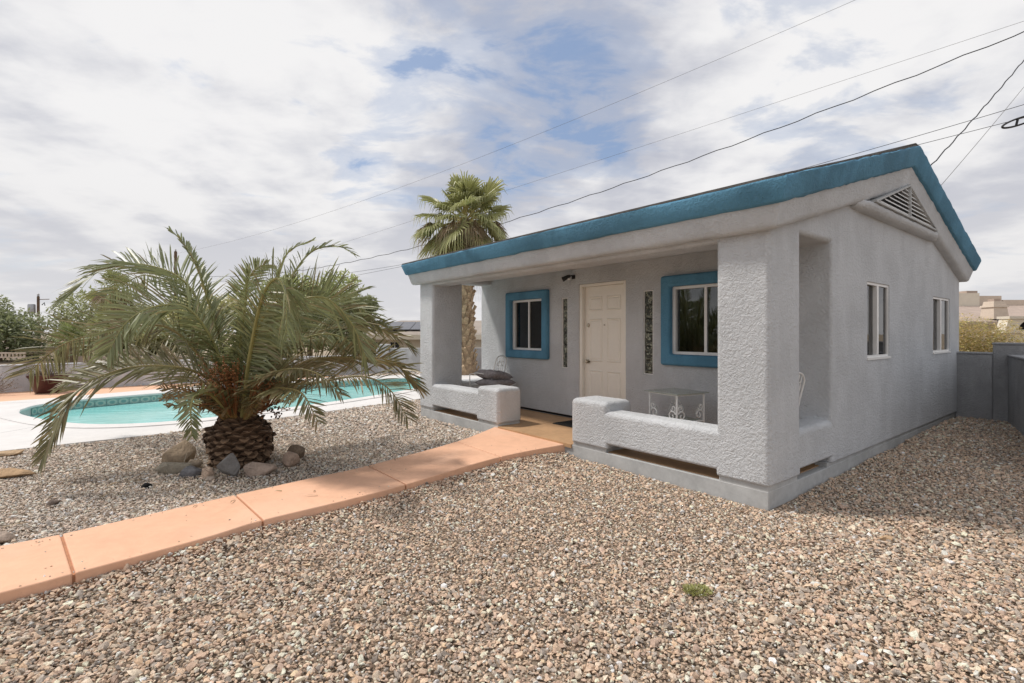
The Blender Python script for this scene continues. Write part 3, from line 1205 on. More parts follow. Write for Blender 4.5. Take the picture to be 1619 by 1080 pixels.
# --- wrought iron
def scroll(mb, c, ux, uz, s, r=.006, flip=1):
    pts = []
    for i in range(26):
        t_ = i / 25
        an = flip * (t_ * 4.4 * math.pi / 2 + .4)
        rad = s * (1 - .80 * t_)
        pts.append(Vector(c) + Vector(ux) * rad * math.cos(an) + Vector(uz) * rad * math.sin(an))
    mb.tube(pts, r, 5)


table = empty('side_table', (1.95, 5.98, .145), R(28))
tag(table, 'white wrought iron side table with glass top and scrolled sides on the porch', 'table')
hw = .215
Ht = .655
for sx in (-1, 1):
    for sy in (-1, 1):
        MB().tube([(sx * hw, sy * hw, 0), (sx * hw, sy * hw, Ht)], .0115, 8).build('leg', M['iron'], table, 60)
for z_, nm in ((Ht - .01, 'top_frame'), (.335, 'lower_frame')):
    mb = MB()
    for a, b_ in (((-1, -1), (1, -1)), ((1, -1), (1, 1)), ((1, 1), (-1, 1)), ((-1, 1), (-1, -1))):
        mb.tube([(a[0] * hw, a[1] * hw, z_), (b_[0] * hw, b_[1] * hw, z_)], .0105, 6)
    mb.build(nm, M['iron'], table, 60)
bevel(MB().box((-.262, -.262, Ht + .001), (.262, .262, Ht + .011)).build('glass_top', M['tabletop'], table), .003, 2)
MB().box((-hw, -hw, .338), (hw, hw, .344)).build('lower_shelf', M['tabletop'], table)
for q in range(4):
    an = q * math.pi / 2
    ux = Vector((math.cos(an), math.sin(an), 0))
    nx = Vector((-math.sin(an), math.cos(an), 0))
    for s in (-1, 1):
        mb = MB()
        base_ = nx * hw + ux * s * (hw - .075)
        scroll(mb, base_ + Vector((0, 0, .345 + .062)), ux * s, Vector((0, 0, 1)), .06, .0075)
        scroll(mb, base_ + ux * s * .02 + Vector((0, 0, .345 + .15)), ux * -s, Vector((0, 0, 1)), .042, .007, -1)
        mb.build('scroll', M['iron'], table, 60)


def chair(loc, rz, label, cushion=False):
    c = empty('iron_chair', loc, rz)
    tag(c, label, 'chair', 'white iron porch chairs')
    w = .23
    for sx in (-1, 1):
        MB().tube([(sx * w, -.21, 0), (sx * (w - .01), -.20, .43)], .010, 7).build('front_leg', M['iron'], c, 60)
        MB().tube([(sx * w, .24, 0), (sx * (w - .02), .21, .43), (sx * (w - .01), .25, .66), (sx * .20, .30, .86)], .010, 7).build('rear_leg', M['iron'], c, 60)
        MB().tube([(sx * w, -.21, .43), (sx * (w + .02), -.20, .62), (sx * (w + .03), -.05, .65), (sx * w, .24, .62)], .009, 7).build('arm_rest', M['iron'], c, 60)
    mb = MB()
    mb.tube([(-.22, -.21, .43), (.22, -.21, .43), (.21, .21, .43), (-.21, .21, .43), (-.22, -.21, .43)], .010, 7)
    for i in range(6):
        x = -.16 + .064 * i
        mb.tube([(x, -.21, .43), (x, .21, .43)], .005, 5)
    mb.build('seat', M['iron'], c, 60)
    bk = MB()
    arc = [(.20 * math.cos(a_), .30, .86 + .09 * math.sin(a_)) for a_ in np.linspace(0, math.pi, 14)]
    bk.tube(arc, .010, 7)
    for x in (-.12, -.04, .04, .12):
        bk.tube([(x, .22, .46), (x * .9, .26, .68), (x * 1.1, .30, .93)], .005, 5)
    scroll(bk, (-.07, .285, .80), Vector((1, 0, 0)), Vector((0, .2, 1)), .06, .005)
    scroll(bk, (.07, .285, .80), Vector((-1, 0, 0)), Vector((0, .2, 1)), .06, .005)
    bk.build('backrest', M['iron'], c, 60)
    return c


chair(HW(5.42, .92, .145), HROT + R(205), 'white wrought iron chair in the far porch corner beside left pillar')
chair(HW(.50, 1.03, .145), HROT + R(186), 'white wrought iron chair glimpsed through the side opening of the porch')


def cushion(name, loc, rz, sx, sy, sz, tilt, label):
    vs, fs = [], []
    nn = 18
    for side_ in (1, -1):
        for i in range(nn + 1):
            for j in range(nn + 1):
                a, b_ = i / nn * 2 - 1, j / nn * 2 - 1
                h_ = ((1 - a ** 4) * (1 - b_ ** 4)) ** .5
                pin = 1 - .06 * (1 - abs(a)) * abs(b_) - .06 * (1 - abs(b_)) * abs(a)
                rip = .05 * math.sin(a * 9 + b_ * 4) + .04 * math.sin(b_ * 11 - a * 3)
                vs.append((a * sx * pin, b_ * sy * pin, side_ * sz * h_ * (1 + rip)))
    m_ = (nn + 1) ** 2
    for s in range(2):
        for i in range(nn):
            for j in range(nn):
                k_ = s * m_ + i * (nn + 1) + j
                fs.append((k_, k_ + 1, k_ + nn + 2, k_ + nn + 1))
    o = mk(name, vs, fs, M['fabric'], None, 180)
    bm_ = bmesh.new()
    bm_.from_mesh(o.data)
    bmesh.ops.remove_doubles(bm_, verts=bm_.verts, dist=1e-4)
    bmesh.ops.recalc_face_normals(bm_, faces=bm_.faces)
    bm_.to_mesh(o.data)
    bm_.free()
    o.location = loc
    o.rotation_euler = (tilt, 0, rz)
    tag(o, label, 'cushion', 'charcoal porch cushions')
    return o


cushion('cushion', HW(5.25, .95, .75), HROT + R(100), .26, .24, .085, R(10), 'charcoal cushion lying on top of the lower one in porch corner')
cushion('cushion', HW(5.22, .97, .62), HROT + R(96), .26, .26, .075, 0, 'lower charcoal cushion on the chair seat in porch corner')

# ================================================================== gravel
HP = [tuple(HW(u, v, 0))[:2] for u, v in ((.0, .0), (LEN, .0), (LEN, DEP), (.0, DEP))]
pts_all = []


def scatter(cell, d0, d1, jit=.9):
    xs_ = np.arange(-1.2 * d1 - 1, 1.2 * d1 + 1, cell)
    ys_ = np.arange(d0, d1, cell)
    X, Y = np.meshgrid(xs_, ys_)
    X = (X + (rng.random(X.shape) - .5) * cell * jit * 1.6).ravel()
    Y = (Y + (rng.random(Y.shape) - .5) * cell * jit * 1.6).ravel()
    k_ = np.abs(X) < 1.10 * Y + .55
    X, Y = X[k_], Y[k_]
    bad = inside(HP, X, Y) | inside(path_poly, X, Y) | inside(deck, X, Y) | inside(peach, X, Y)
    vv_ = (X - HX) * V.x + (Y - HY) * V.y
    uu_ = (X - HX) * U.x + (Y - HY) * U.y
    bad |= (vv_ > DEP + .05) & (uu_ < 1)          # beyond the rear garden wall
    bad |= (uu_ > .2) & (vv_ > .0) & (uu_ < LEN + .02) & (Y > 8)
    k_ = ~bad
    return X[k_], Y[k_]


bands = [(.0165, 1.75, 3.2), (.018, 3.2, 5.0), (.0215, 5.0, 7.5), (.031, 7.5, 11.5), (.07, 11.5, 19)]
PX, PY, PS = [], [], []
for c_, a, b_ in bands:
    x, y = scatter(c_, a, b_)
    PX.append(x)
    PY.append(y)
    s = rng.lognormal(math.log(max(.0112, c_ * .60)), .36, len(x))
    PS.append(np.clip(s, .007, .034 if c_ < .03 else .05))
# second, sparse layer of larger stones lying on top
for c_, a, b_ in ((.085, 1.75, 6), (.12, 6, 11)):
    x, y = scatter(c_, a, b_)
    PX.append(x)
    PY.append(y)
    PS.append(np.clip(rng.lognormal(math.log(.019), .28, len(x)), .013, .040))
PX, PY, PS = map(np.concatenate, (PX, PY, PS))
NP = len(PX)
pal = np.array([(.44, .345, .265), (.47, .37, .275), (.43, .325, .25), (.36, .325, .285), (.30, .285, .265), (.57, .49, .40), (.63, .57, .49), (.20, .185, .17), (.33, .29, .235), (.50, .37, .25), (.37, .285, .235), (.70, .66, .60)])
wgt = np.array([.18, .12, .11, .12, .09, .11, .06, .06, .06, .03, .06, .025])
ci = rng.choice(len(pal), NP, p=wgt / wgt.sum())
col = pal[ci] * 1.56 * rng.uniform(.82, 1.18, (NP, 1))
patch = .5 + .25 * np.sin(PX * 1.1 + 1.7 * np.sin(PY * .8)) + .25 * np.sin(PY * 1.6 + 1.3 * np.sin(PX * .9 + 2))
col = np.clip((col * .80 + col.mean(1, keepdims=True) * .20) * np.array([1.085, 1.0, .925]) * (.99 + .12 * patch[:, None]), 0, .88)
PS *= .73 + .25 * (1 - patch)
# stone beds differ: paler, greyer stone on the pool side of the path
left = np.clip((-2.6 - PX) / 2.2, 0, 1) * np.clip((PY - 2.5) / 1.0, 0, 1) * np.clip((PX + .9 * PY + 1.3) / -1.0 + 1, 0, 1)
pool_side = (PX < -.2 - (7.0 - PY) * .75)
lw_ = np.where(pool_side, .55, 0.0)[:, None]
grey_ = col.mean(1, keepdims=True)
col = col * (1 - lw_ * .75) + (grey_ * np.array([1.10, 1.06, 1.0])) * lw_ * .75
col = np.clip(col * (1 + np.where(pool_side, .14, 0)[:, None]), 0, .9)
PZs = zg_np(PX, PY) + PS * .15 + rng.random(NP) * .010
# stone is banked up a little along the path, and a few bits lie on the slabs
edge_ = np.array([(q.x, q.y) for q in Nn + Ff])
dmin = np.full(NP, 9.0)
for q in edge_:
    dmin = np.minimum(dmin, np.hypot(PX - q[0], PY - q[1]))
PZs += .042 * np.clip(1 - (dmin - .02) / .30, 0, 1)
ns_ = 110
ei = rng.integers(0, 81, ns_)
w_in = np.where(rng.random(ns_) < .8, rng.uniform(.02, .12, ns_), rng.uniform(.1, .9, ns_))
w_in = np.where(rng.random(ns_) < .5, w_in, 1 - w_in)
A_ = np.array([(q.x, q.y) for q in Nn])[ei]
B_ = np.array([(q.x, q.y) for q in Ff])[ei]
S_ = A_ + (B_ - A_) * w_in[:, None] + rng.normal(0, .01, (ns_, 2))
PX, PY = np.concatenate([PX, S_[:, 0]]), np.concatenate([PY, S_[:, 1]])
PS = np.concatenate([PS, rng.uniform(.003, .009, ns_)])
PZs = np.concatenate([PZs, PZ + .035 * np.clip((ei - 60) / 20, 0, 1) + .002])
col = np.concatenate([col, col[:ns_]])
NP = len(PX)
gm = bpy.data.meshes.new('gravel_bed')
verts = np.stack([PX, PY, PZs], 1)
gm.vertices.add(NP)
gm.vertices.foreach_set('co', verts.astype(np.float32).ravel())
A = gm.attributes.new('idx', 'INT', 'POINT')
A.data.foreach_set('value', rng.integers(0, 16, NP).astype(np.int32))
A = gm.attributes.new('rot', 'FLOAT_VECTOR', 'POINT')
rot = np.stack([rng.normal(0, .38, NP), rng.normal(0, .38, NP), rng.random(NP) * 6.283], 1)
A.data.foreach_set('vector', rot.astype(np.float32).ravel())
A = gm.attributes.new('scl', 'FLOAT_VECTOR', 'POINT')
scl = np.stack([PS * rng.uniform(.85, 1.35, NP), PS * rng.uniform(.75, 1.1, NP), PS * rng.uniform(.6, 1.0, NP)], 1)
A.data.foreach_set('vector', scl.astype(np.float32).ravel())
A = gm.attributes.new('pcol', 'FLOAT_COLOR', 'POINT')
c4 = np.ones((NP, 4), np.float32)
c4[:, :3] = col
A.data.foreach_set('color', c4.ravel())
gravel = link(bpy.data.objects.new('gravel', gm))
tag(gravel, 'tan and pinkish crushed stone gravel covering the yard', 'gravel', kind='stuff')

pcoll = bpy.data.collections.new('pebble_shapes')


def stone_mesh(name, npt, sq, rough_):
    bm_ = bmesh.new()
    for i in range(npt):
        d = Vector((random.gauss(0, 1), random.gauss(0, 1), random.gauss(0, 1))).normalized()
        d *= random.uniform(1 - rough_, 1 + rough_ * .3)
        bm_.verts.new((d.x, d.y, d.z * sq))
    r_ = bmesh.ops.convex_hull(bm_, input=bm_.verts)
    bmesh.ops.delete(bm_, geom=[g_ for g_ in r_['geom_interior'] if isinstance(g_, bmesh.types.BMVert)], context='VERTS')
    m_ = bpy.data.meshes.new(name)
    bm_.to_mesh(m_)
    bm_.free()
    return m_


for i in range(16):
    m_ = stone_mesh('pebble', 15, random.uniform(.5, .85), .25)
    m_.materials.append(M['gravel'])
    if i % 2:
        m_.polygons.foreach_set('use_smooth', [True] * len(m_.polygons))
        m_.set_sharp_from_angle(angle=R(38))
    pcoll.objects.link(bpy.data.objects.new('pebble', m_))

ng = bpy.data.node_groups.new('gravel_instances', 'GeometryNodeTree')
ng.interface.new_socket('Geometry', in_out='INPUT', socket_type='NodeSocketGeometry')
ng.interface.new_socket('Geometry', in_out='OUTPUT', socket_type='NodeSocketGeometry')
gi = ng.nodes.new('NodeGroupInput')
go = ng.nodes.new('NodeGroupOutput')
ip = ng.nodes.new('GeometryNodeInstanceOnPoints')
cin = ng.nodes.new('GeometryNodeCollectionInfo')
cin.inputs['Collection'].default_value = pcoll
cin.inputs['Separate Children'].default_value = True
cin.inputs['Reset Children'].default_value = True


def named(nm, ty):
    q = ng.nodes.new('GeometryNodeInputNamedAttribute')
    q.data_type = ty
    q.inputs['Name'].default_value = nm
    return q.outputs['Attribute']


ng.links.new(gi.outputs[0], ip.inputs['Points'])
ng.links.new(cin.outputs[0], ip.inputs['Instance'])
ip.inputs['Pick Instance'].default_value = True
ng.links.new(named('idx', 'INT'), ip.inputs['Instance Index'])
ng.links.new(named('rot', 'FLOAT_VECTOR'), ip.inputs['Rotation'])
ng.links.new(named('scl', 'FLOAT_VECTOR'), ip.inputs['Scale'])
ng.links.new(ip.outputs[0], go.inputs[0])
gmod = gravel.modifiers.new('stones', 'NODES')
gmod.node_group = ng


# ------------------------------------------------------------------ single rocks
def rock(x, y, sx, sy, sz, rz, colr, label, seed, name='rock', npt=26, sink=.25, tilt=(0, 0), grp=None, cat='rock'):
    random.seed(seed)
    bm_ = bmesh.new()
    for i in range(npt):
        d = Vector((random.gauss(0, 1), random.gauss(0, 1), random.gauss(0, 1))).normalized() * random.uniform(.8, 1.05)
        bm_.verts.new((d.x * sx, d.y * sy, d.z * sz))
    r_ = bmesh.ops.convex_hull(bm_, input=bm_.verts)
    bmesh.ops.delete(bm_, geom=[g_ for g_ in r_['geom_interior'] if isinstance(g_, bmesh.types.BMVert)], context='VERTS')
    bmesh.ops.bevel(bm_, geom=bm_.edges[:], offset=min(sx, sy, sz) * .10, segments=2, affect='EDGES', profile=.6)
    m_ = bpy.data.meshes.new(name)
    bm_.to_mesh(m_)
    bm_.free()
    m_.polygons.foreach_set('use_smooth', [True] * len(m_.polygons))
    m_.set_sharp_from_angle(angle=R(35))
    m_.materials.append(rockmat('rock_' + str(seed), colr))
    o = link(bpy.data.objects.new(name, m_))
    o.location = (x, y, float(zg_np(np.array(x), np.array(y))) + sz * (1 - sink * 1.6))
    o.rotation_euler = (tilt[0], tilt[1], rz)
    tag(o, label, cat, grp)
    return o


RG = 'rocks ringed round the date palm'
rock(-3.80, 5.72, .22, .18, .19, .3, (.40, .31, .22), 'big angular tan boulder left of the palm trunk, behind the others', 1, grp=RG, npt=16)
rock(-3.60, 5.38, .20, .11, .085, .1, (.28, .25, .20), 'long mossy grey-brown rock in front of the tan boulder', 2, grp=RG)
rock(-3.34, 5.24, .13, .08, .07, .2, (.16, .16, .17), 'flat blue-grey rock right of the mossy one', 3, grp=RG)
rock(-3.13, 5.18, .07, .06, .075, .5, (.46, .35, .27), 'small rounded pinkish rock at the front of the ring', 4, grp=RG, npt=40)
rock(-2.93, 5.20, .13, .08, .165, .6, (.23, .225, .22), 'upright pointed slate-grey rock before the palm trunk', 5, grp=RG, npt=11, tilt=(0, R(18)))
rock(-2.68, 5.34, .19, .09, .095, .25, (.42, .33, .27), 'long smooth pinkish rock right of the pointed grey one', 6, grp=RG, npt=34)
rock(-2.50, 5.70, .12, .12, .135, 1.0, (.44, .33, .26), 'tall lumpy pink rock at the right end of the ring', 7, grp=RG, npt=20)
rock(-2.60, 6.05, .12, .10, .12, .2, (.20, .15, .11), 'dark brown rock in the shade behind the pink one', 8, grp=RG)
rock(-3.50, 5.55, .09, .07, .07, .8, (.36, .29, .22), 'small tan rock wedged between boulder and trunk', 9, grp=RG)
rock(-3.02, 5.06, .06, .05, .035, .2, (.36, .30, .25), 'little flat tan rock just ahead of the ring', 19, grp=RG)
rock(-3.52, 4.86, .048, .036, .036, .4, (.012, .012, .012), 'small jet-black stone lying alone in the gravel near the path', 10, name='black_stone', cat='stone')
rock(-4.02, 4.42, .05, .04, .035, .9, (.16, .125, .105), 'small dark brown stone in the pale gravel left of path', 11, name='brown_stone', cat='stone')
rock(-3.76, 3.56, .20, .11, .07, .35, (.40, .32, .26), 'flat tan rock against the path at the left edge', 12, name='flat_rock', npt=18)
rock(-6.2, 6.1, .34, .10, .05, .45, (.46, .33, .21), 'long low tan edging stone along the pool deck', 14, name='edging_stone', npt=18, cat='stone')
rock(-5.35, 5.22, .36, .13, .06, .42, (.40, .27, .16), 'flat ochre edging stone lying in the pale gravel', 15, name='edging_stone', npt=16, cat='stone')
rock(1.36, 2.62, .05, .035, .03, .3, (.62, .50, .38), 'cream wedge of stone in the foreground gravel', 16, name='pale_stone', npt=14, cat='stone')
rock(2.72, 3.66, .055, .04, .03, .2, (.52, .36, .22), 'orange-tan stone in the gravel right of the porch corner', 17, name='tan_stone', npt=18, cat='stone')
random.seed(21)

# tiny green weed
wv, wf, wc = [], [], []
for i in range(300):
    a = random.random() * 6.283
    rr_ = .06 * math.sqrt(random.random())
    bx, by = rr_ * math.cos(a) * 1.25, rr_ * math.sin(a)
    d = Vector((math.cos(a) * .5 + random.gauss(0, .5), math.sin(a) * .5 + random.gauss(0, .5), random.uniform(.1, .6))).normalized() * random.uniform(.012, .030)
    s = Vector((-d.y, d.x, 0)).normalized() * .0035
    k_ = len(wv)
    b0 = Vector((bx, by, .004))
    wv += [b0 - s, b0 + s, b0 + d * .6 + s * 1.2, b0 + d * .6 - s * 1.2, b0 + d]
    wf += [(k_, k_ + 1, k_ + 2, k_ + 3), (k_ + 3, k_ + 2, k_ + 4)]
    g_ = random.uniform(.7, 1.2)
    wc += [(.36 * g_, .36 * g_, .13 * g_)] * 5
wd_ = mk('weed', wv, wf, M['leaf'], None, None, False, wc)
wd_.location = (1.075, 2.92, .002)
tag(wd_, 'small flat green weed growing in the foreground gravel', 'weed')


# ================================================================== date palm
palm = empty('date_palm', (-3.12, 5.78, 0))
tag(palm, 'squat date palm with arching feathery fronds ringed by rocks', 'palm tree')
PB = Vector((-3.12, 5.78, 0))
tp = [(.20, -.05), (.235, .05), (.27, .15), (.285, .26), (.275, .36), (.23, .45), (.165, .53), (.09, .64)]
MB().lathe(tp, 28).build('trunk', M['bark'], palm, 60)
# leaf bases on the trunk
lb = MB()
lbv = [(-.075, 0, -.075), (.075, 0, -.075), (.088, .052, .0), (-.088, .052, .0), (-.045, .062, .055), (.045, .062, .055), (0, .085, .02), (.045, .02, .075), (-.045, .02, .075)]
lbf = [(0, 1, 2, 6, 3), (3, 6, 4), (6, 2, 5), (6, 5, 4), (4, 5, 7, 8), (0, 3, 4, 8), (1, 7, 5, 2)]
lbm = mk('leaf_base', lbv, lbf, M['bark'], palm)
lbm.data.materials.append(M['bootcut'])
for i, pl in enumerate(lbm.data.polygons):
    if i in (3, 4):
        pl.material_index = 1
first = True
cnt = 0
for i in range(150):
    z_ = .0 + .52 * (i / 150)
    an = i * 2.39996
    zs = [q[1] for q in tp]
    r_ = float(np.interp(z_, zs, [q[0] for q in tp]))
    slope = float(np.interp(z_ + .05, zs, [q[0] for q in tp]) - np.interp(z_ - .05, zs, [q[0] for q in tp])) / .1
    s_ = random.uniform(.62, .95) * (0.8 if z_ > .42 else 1)
    Mx = Matrix.Translation((r_ * math.cos(an), r_ * math.sin(an), z_)) @ Matrix.Rotation(an - math.pi / 2, 4, 'Z') @ Matrix.Rotation(math.atan(slope) * -.8 + random.uniform(-.3, .15), 4, 'X') @ Matrix.Rotation(random.uniform(-.3, .3), 4, 'Y') @ Matrix.Diagonal((s_ * random.uniform(1.1, 1.6), s_ * random.uniform(.7, 1.6), s_ * random.uniform(.6, .95), 1))
    if first:
        lbm.matrix_local = Mx
        first = False
    else:
        inst('leaf_base', lbm.data, palm, Mx)


def px3(px, py, d):
    return Vector(((px - 809.5) / 797 * d, d, 1.5 - (py - 526.5) / 797 * d))


def frond(ctrl, leaf=.36, colr=(.10, .12, .045), dry=.1, nl=78, droop=.14, vee=.34, name='frond'):
    """ctrl: 3-D points of the midrib, base first (relative to the palm)"""
    n_ = 46
    C_ = catmull(ctrl, n_)
    Ls = [0]
    for i in range(n_):
        Ls.append(Ls[-1] + (C_[i + 1] - C_[i]).length)
    tot = Ls[-1]
    mb = MB()
    mb.tube(C_, [.022 * (1 - .86 * (i / n_)) for i in range(n_ + 1)], 5)
    vs = list(mb.v)
    fs = list(mb.f)
    rc = (min(1, colr[0] * 1.7), min(1, colr[1] * 1.5), colr[2] * 1.3)
    cs = [rc] * len(vs)
    Larr = np.array(Ls)
    twist = random.choice((-1, 1)) * random.uniform(.35, 1.05)
    gscale = tot / 2.3
    nl = int(nl * 1.32)
    for i in range(nl):
        for s in (-1, 1):
            t_ = .10 + .90 * ((i + random.uniform(-.3, .3)) / nl)
            t_ = min(max(t_, .08), .998)
            dist = t_ * tot
            k_ = min(int(np.searchsorted(Larr, dist)) - 1, n_ - 1)
            k_ = max(k_, 0)
            f_ = (dist - Ls[k_]) / max(1e-6, Ls[k_ + 1] - Ls[k_])
            p0 = C_[k_].lerp(C_[k_ + 1], f_)
            T = (C_[min(k_ + 2, n_)] - C_[max(k_ - 1, 0)]).normalized()
            up = Vector((0, 0, 1))
            S = T.cross(up)
            if S.length < .15:
                S = T.cross(Vector((.3, .8, .1)))
            S.normalize()
            Nn_ = S.cross(T).normalized()
            S = S * math.cos(twist) + Nn_ * math.sin(twist)
            Nn_ = S.cross(T).normalized()
            prof_ = min(1, (t_ - .02) / .26) ** .9 * (1 - max(0, (t_ - .62) / .38) ** 1.6 * .62)
            ln = leaf * 1.20 * prof_ * random.uniform(.82, 1.12) * min(1.1, .55 + .45 * gscale)
            fwd = .42 + .55 * t_ + max(0, t_ - .85) * 4 + random.gauss(0, .12)
            ve = vee * (1.1 - .5 * t_) + random.gauss(0, .16)
            d = (S * s * 1.0 + T * fwd + Nn_ * ve).normalized()
            if t_ < .2:
                wd2 = .0035
            else:
                wd2 = .0098
            side = d.cross(Nn_ * .6 + T * .5 * s + Vector((random.gauss(0, .3), random.gauss(0, .3), random.gauss(0, .3)))).normalized() * wd2
            dr_ = Vector((0, 0, -1)) * ln * droop * random.uniform(.3, 1.5)
            a0 = p0
            a1 = p0 + d * ln * .45 + dr_ * .12
            a2 = p0 + d * ln * .80 + dr_ * .5
            a3 = p0 + d * ln * 1.0 + dr_ * 1.0
            k2 = len(vs)
            vs += [a0 - side * .5, a0 + side * .5, a1 - side, a1 + side, a2 - side * .7, a2 + side * .7, a3]
            fs += [(k2, k2 + 1, k2 + 3, k2 + 2), (k2 + 2, k2 + 3, k2 + 5, k2 + 4), (k2 + 4, k2 + 5, k2 + 6)]
            g_ = random.uniform(.75, 1.25)
            base_c = tuple(c_ * g_ for c_ in colr)
            if random.random() < dry:
                base_c = tuple(a_ * .35 + b2 * .65 * g_ for a_, b2 in zip(base_c, (.33, .25, .14)))
            tipc = tuple(a_ * .75 + b2 * .25 for a_, b2 in zip(base_c, (.32, .25, .14)))
            cs += [base_c] * 5 + [base_c, tipc]
    return mk(name, [Vector(v) for v in vs], fs, M['leaf'], palm, None, False, cs)


G1 = (.27, .295, .145)
G2 = (.225, .245, .115)
G3 = (.215, .203, .10)
CR = Vector((0, 0, .56))


def fr_px(points, **kw):
    """points: (px, py, metres nearer(-)/farther(+) than the trunk)"""
    first_ = px3(points[0][0], points[0][1], 5.78 + points[0][2]) - PB
    base_ = CR + Vector((first_.x, first_.y, 0)) * .16
    base_.z -= .06
    ctrl = [base_] + [px3(a, b_, 5.78 + d) - PB for a, b_, d in points]
    return frond(ctrl, **kw)


spec = [
    # upright and inner fronds
    ([(352, 560, -.1), (318, 440, -.25), (290, 385, -.35), (268, 364, -.42)], dict(leaf=.20, colr=G1, vee=.45, nl=74)),
    ([(345, 560, .1), (300, 455, .1), (235, 420, .05), (165, 425, 0), (98, 475, -.05)], dict(leaf=.42, colr=G2, nl=84)),
    ([(345, 570, .3), (295, 470, .5), (230, 435, .7), (165, 470, .8)], dict(leaf=.36, colr=G2)),
    ([(345, 560, -.2), (300, 490, -.4), (245, 485, -.6), (200, 510, -.75), (170, 560, -.85)], dict(leaf=.40, colr=G1)),
    ([(335, 590, -.1), (270, 520, -.2), (190, 520, -.3), (100, 545, -.35), (42, 592, -.4)], dict(leaf=.40, colr=G3, dry=.2, nl=84)),
    ([(330, 600, -.3), (270, 580, -.6), (190, 585, -.8), (115, 625, -.95), (68, 725, -1.05)], dict(leaf=.34, colr=G3, dry=.15, nl=92)),
    ([(335, 590, .5), (270, 520, 1.0), (190, 520, 1.4), (130, 560, 1.6)], dict(leaf=.40, colr=G2)),
    ([(330, 610, .3), (250, 570, .7), (170, 575, 1.0), (100, 610, 1.1)], dict(leaf=.38, colr=G3, dry=.2)),
    ([(375, 540, -.1), (385, 460, -.1), (405, 425, -.15), (425, 418, -.2)], dict(leaf=.27, colr=G1, vee=.5)),
    ([(395, 560, .1), (430, 460, .2), (455, 400, .25), (495, 380, .3)], dict(leaf=.18, colr=G1, vee=.5)),
    ([(410, 560, .3), (450, 460, .4), (490, 400, .5), (535, 390, .5), (562, 403, .5)], dict(leaf=.20, colr=G2, vee=.45)),
    ([(395, 560, -.5), (415, 470, -.9), (438, 440, -1.1), (452, 470, -1.25), (452, 530, -1.35)], dict(leaf=.34, colr=G1, droop=.5)),
    ([(410, 570, -.2), (450, 490, -.4), (510, 470, -.55), (555, 510, -.65), (580, 570, -.7)], dict(leaf=.40, colr=G1)),
    ([(420, 580, .3), (480, 490, .7), (545, 470, .9), (600, 515, 1.0)], dict(leaf=.42, colr=G2)),
    ([(420, 590, .5), (490, 530, .9), (570, 515, 1.1), (625, 530, 1.2), (655, 555, 1.2)], dict(leaf=.34, colr=G3, dry=.2)),
    ([(430, 605, -.1), (490, 570, -.2), (560, 565, -.2), (620, 572, -.25), (662, 612, -.25)], dict(leaf=.38, colr=G3, dry=.35, nl=88)),
    ([(430, 615, -.3), (500, 605, -.5), (570, 595, -.6), (615, 615, -.65), (645, 662, -.7)], dict(leaf=.30, colr=G3, dry=.3, nl=84)),
    ([(425, 620, -.5), (455, 615, -.8), (480, 625, -1.0), (503, 668, -1.05)], dict(leaf=.26, colr=G3, dry=.2, nl=52)),
    ([(335, 625, -.5), (310, 625, -.8), (302, 645, -.95), (303, 690, -1.0)], dict(leaf=.20, colr=G2, nl=46)),
    # towards the camera, and away
    ([(378, 560, -.3), (388, 480, -.5), (390, 450, -.6), (395, 425, -.65)], dict(leaf=.27, colr=G1, vee=.45)),
    ([(395, 570, -.4), (412, 510, -.7), (440, 475, -.9), (478, 480, -1.0)], dict(leaf=.34, colr=G1)),
    ([(410, 590, .0), (470, 540, -.1), (530, 530, -.1), (580, 560, -.1)], dict(leaf=.38, colr=G2)),
    ([(400, 590, .5), (460, 540, 1.1), (520, 540, 1.5), (560, 580, 1.7)], dict(leaf=.36, colr=G3)),
    ([(405, 610, -.4), (450, 585, -.7), (500, 590, -.8), (540, 625, -.85)], dict(leaf=.28, colr=G3, dry=.4)),
    ([(400, 545, .2), (425, 480, .3), (460, 455, .4), (505, 465, .5)], dict(leaf=.32, colr=G1, vee=.45)),
]
for pts_, kw in spec:
    fr_px(pts_, **kw)
# dried bare stalks low in the crown
for i in range(26):
    an = random.uniform(0, 6.283)
    r_ = random.uniform(.35, .85)
    p1 = CR + Vector((math.cos(an) * .12, math.sin(an) * .12, -.06))
    p2 = CR + Vector((math.cos(an) * r_ * .5, math.sin(an) * r_ * .5, random.uniform(.12, .3)))
    p3 = CR + Vector((math.cos(an) * r_, math.sin(an) * r_, random.uniform(.05, .45)))
    frond([p1, p2, p3], leaf=.15, colr=(.24, .18, .085), dry=.8, nl=16, name='dry_frond')
# fruit bunches
for (px_, py_, dd, sc) in ((336, 590, -.55, 1.5), (322, 612, -.4, 1.1), (420, 612, -.5, 1.1), (438, 624, -.4, 1.2), (470, 606, .1, .9), (360, 585, -.45, 1.1)):
    c_ = px3(px_, py_, 5.78 + dd) - PB
    fb = MB()
    dts = MB()
    for k_ in range(34):
        st_ = CR + Vector((c_.x, c_.y, 0)) * .35 + Vector((0, 0, .02))
        tip = c_ + Vector((random.gauss(0, .07), random.gauss(0, .07), random.gauss(-.01, .075))) * sc
        mid_ = st_.lerp(tip, .6) + Vector((0, 0, .06))
        fb.tube([st_, mid_, tip], [.005, .0035, .003], 3, False)
        for q in range(5):
            pq = mid_.lerp(tip, .2 + .2 * q) + Vector((random.gauss(0, .012), random.gauss(0, .012), random.gauss(0, .012)))
            dts.lathe([(.0, -.009), (.008, -.003), (.008, .004), (.0, .009)], 5, pq, False)
    o = fb.build('fruit_bunch', M['fruitstalk'], palm, None, False)
    dts.build('dates', M['fruitstalk'] if random.random() < .5 else M['fruit'], o, None, False)
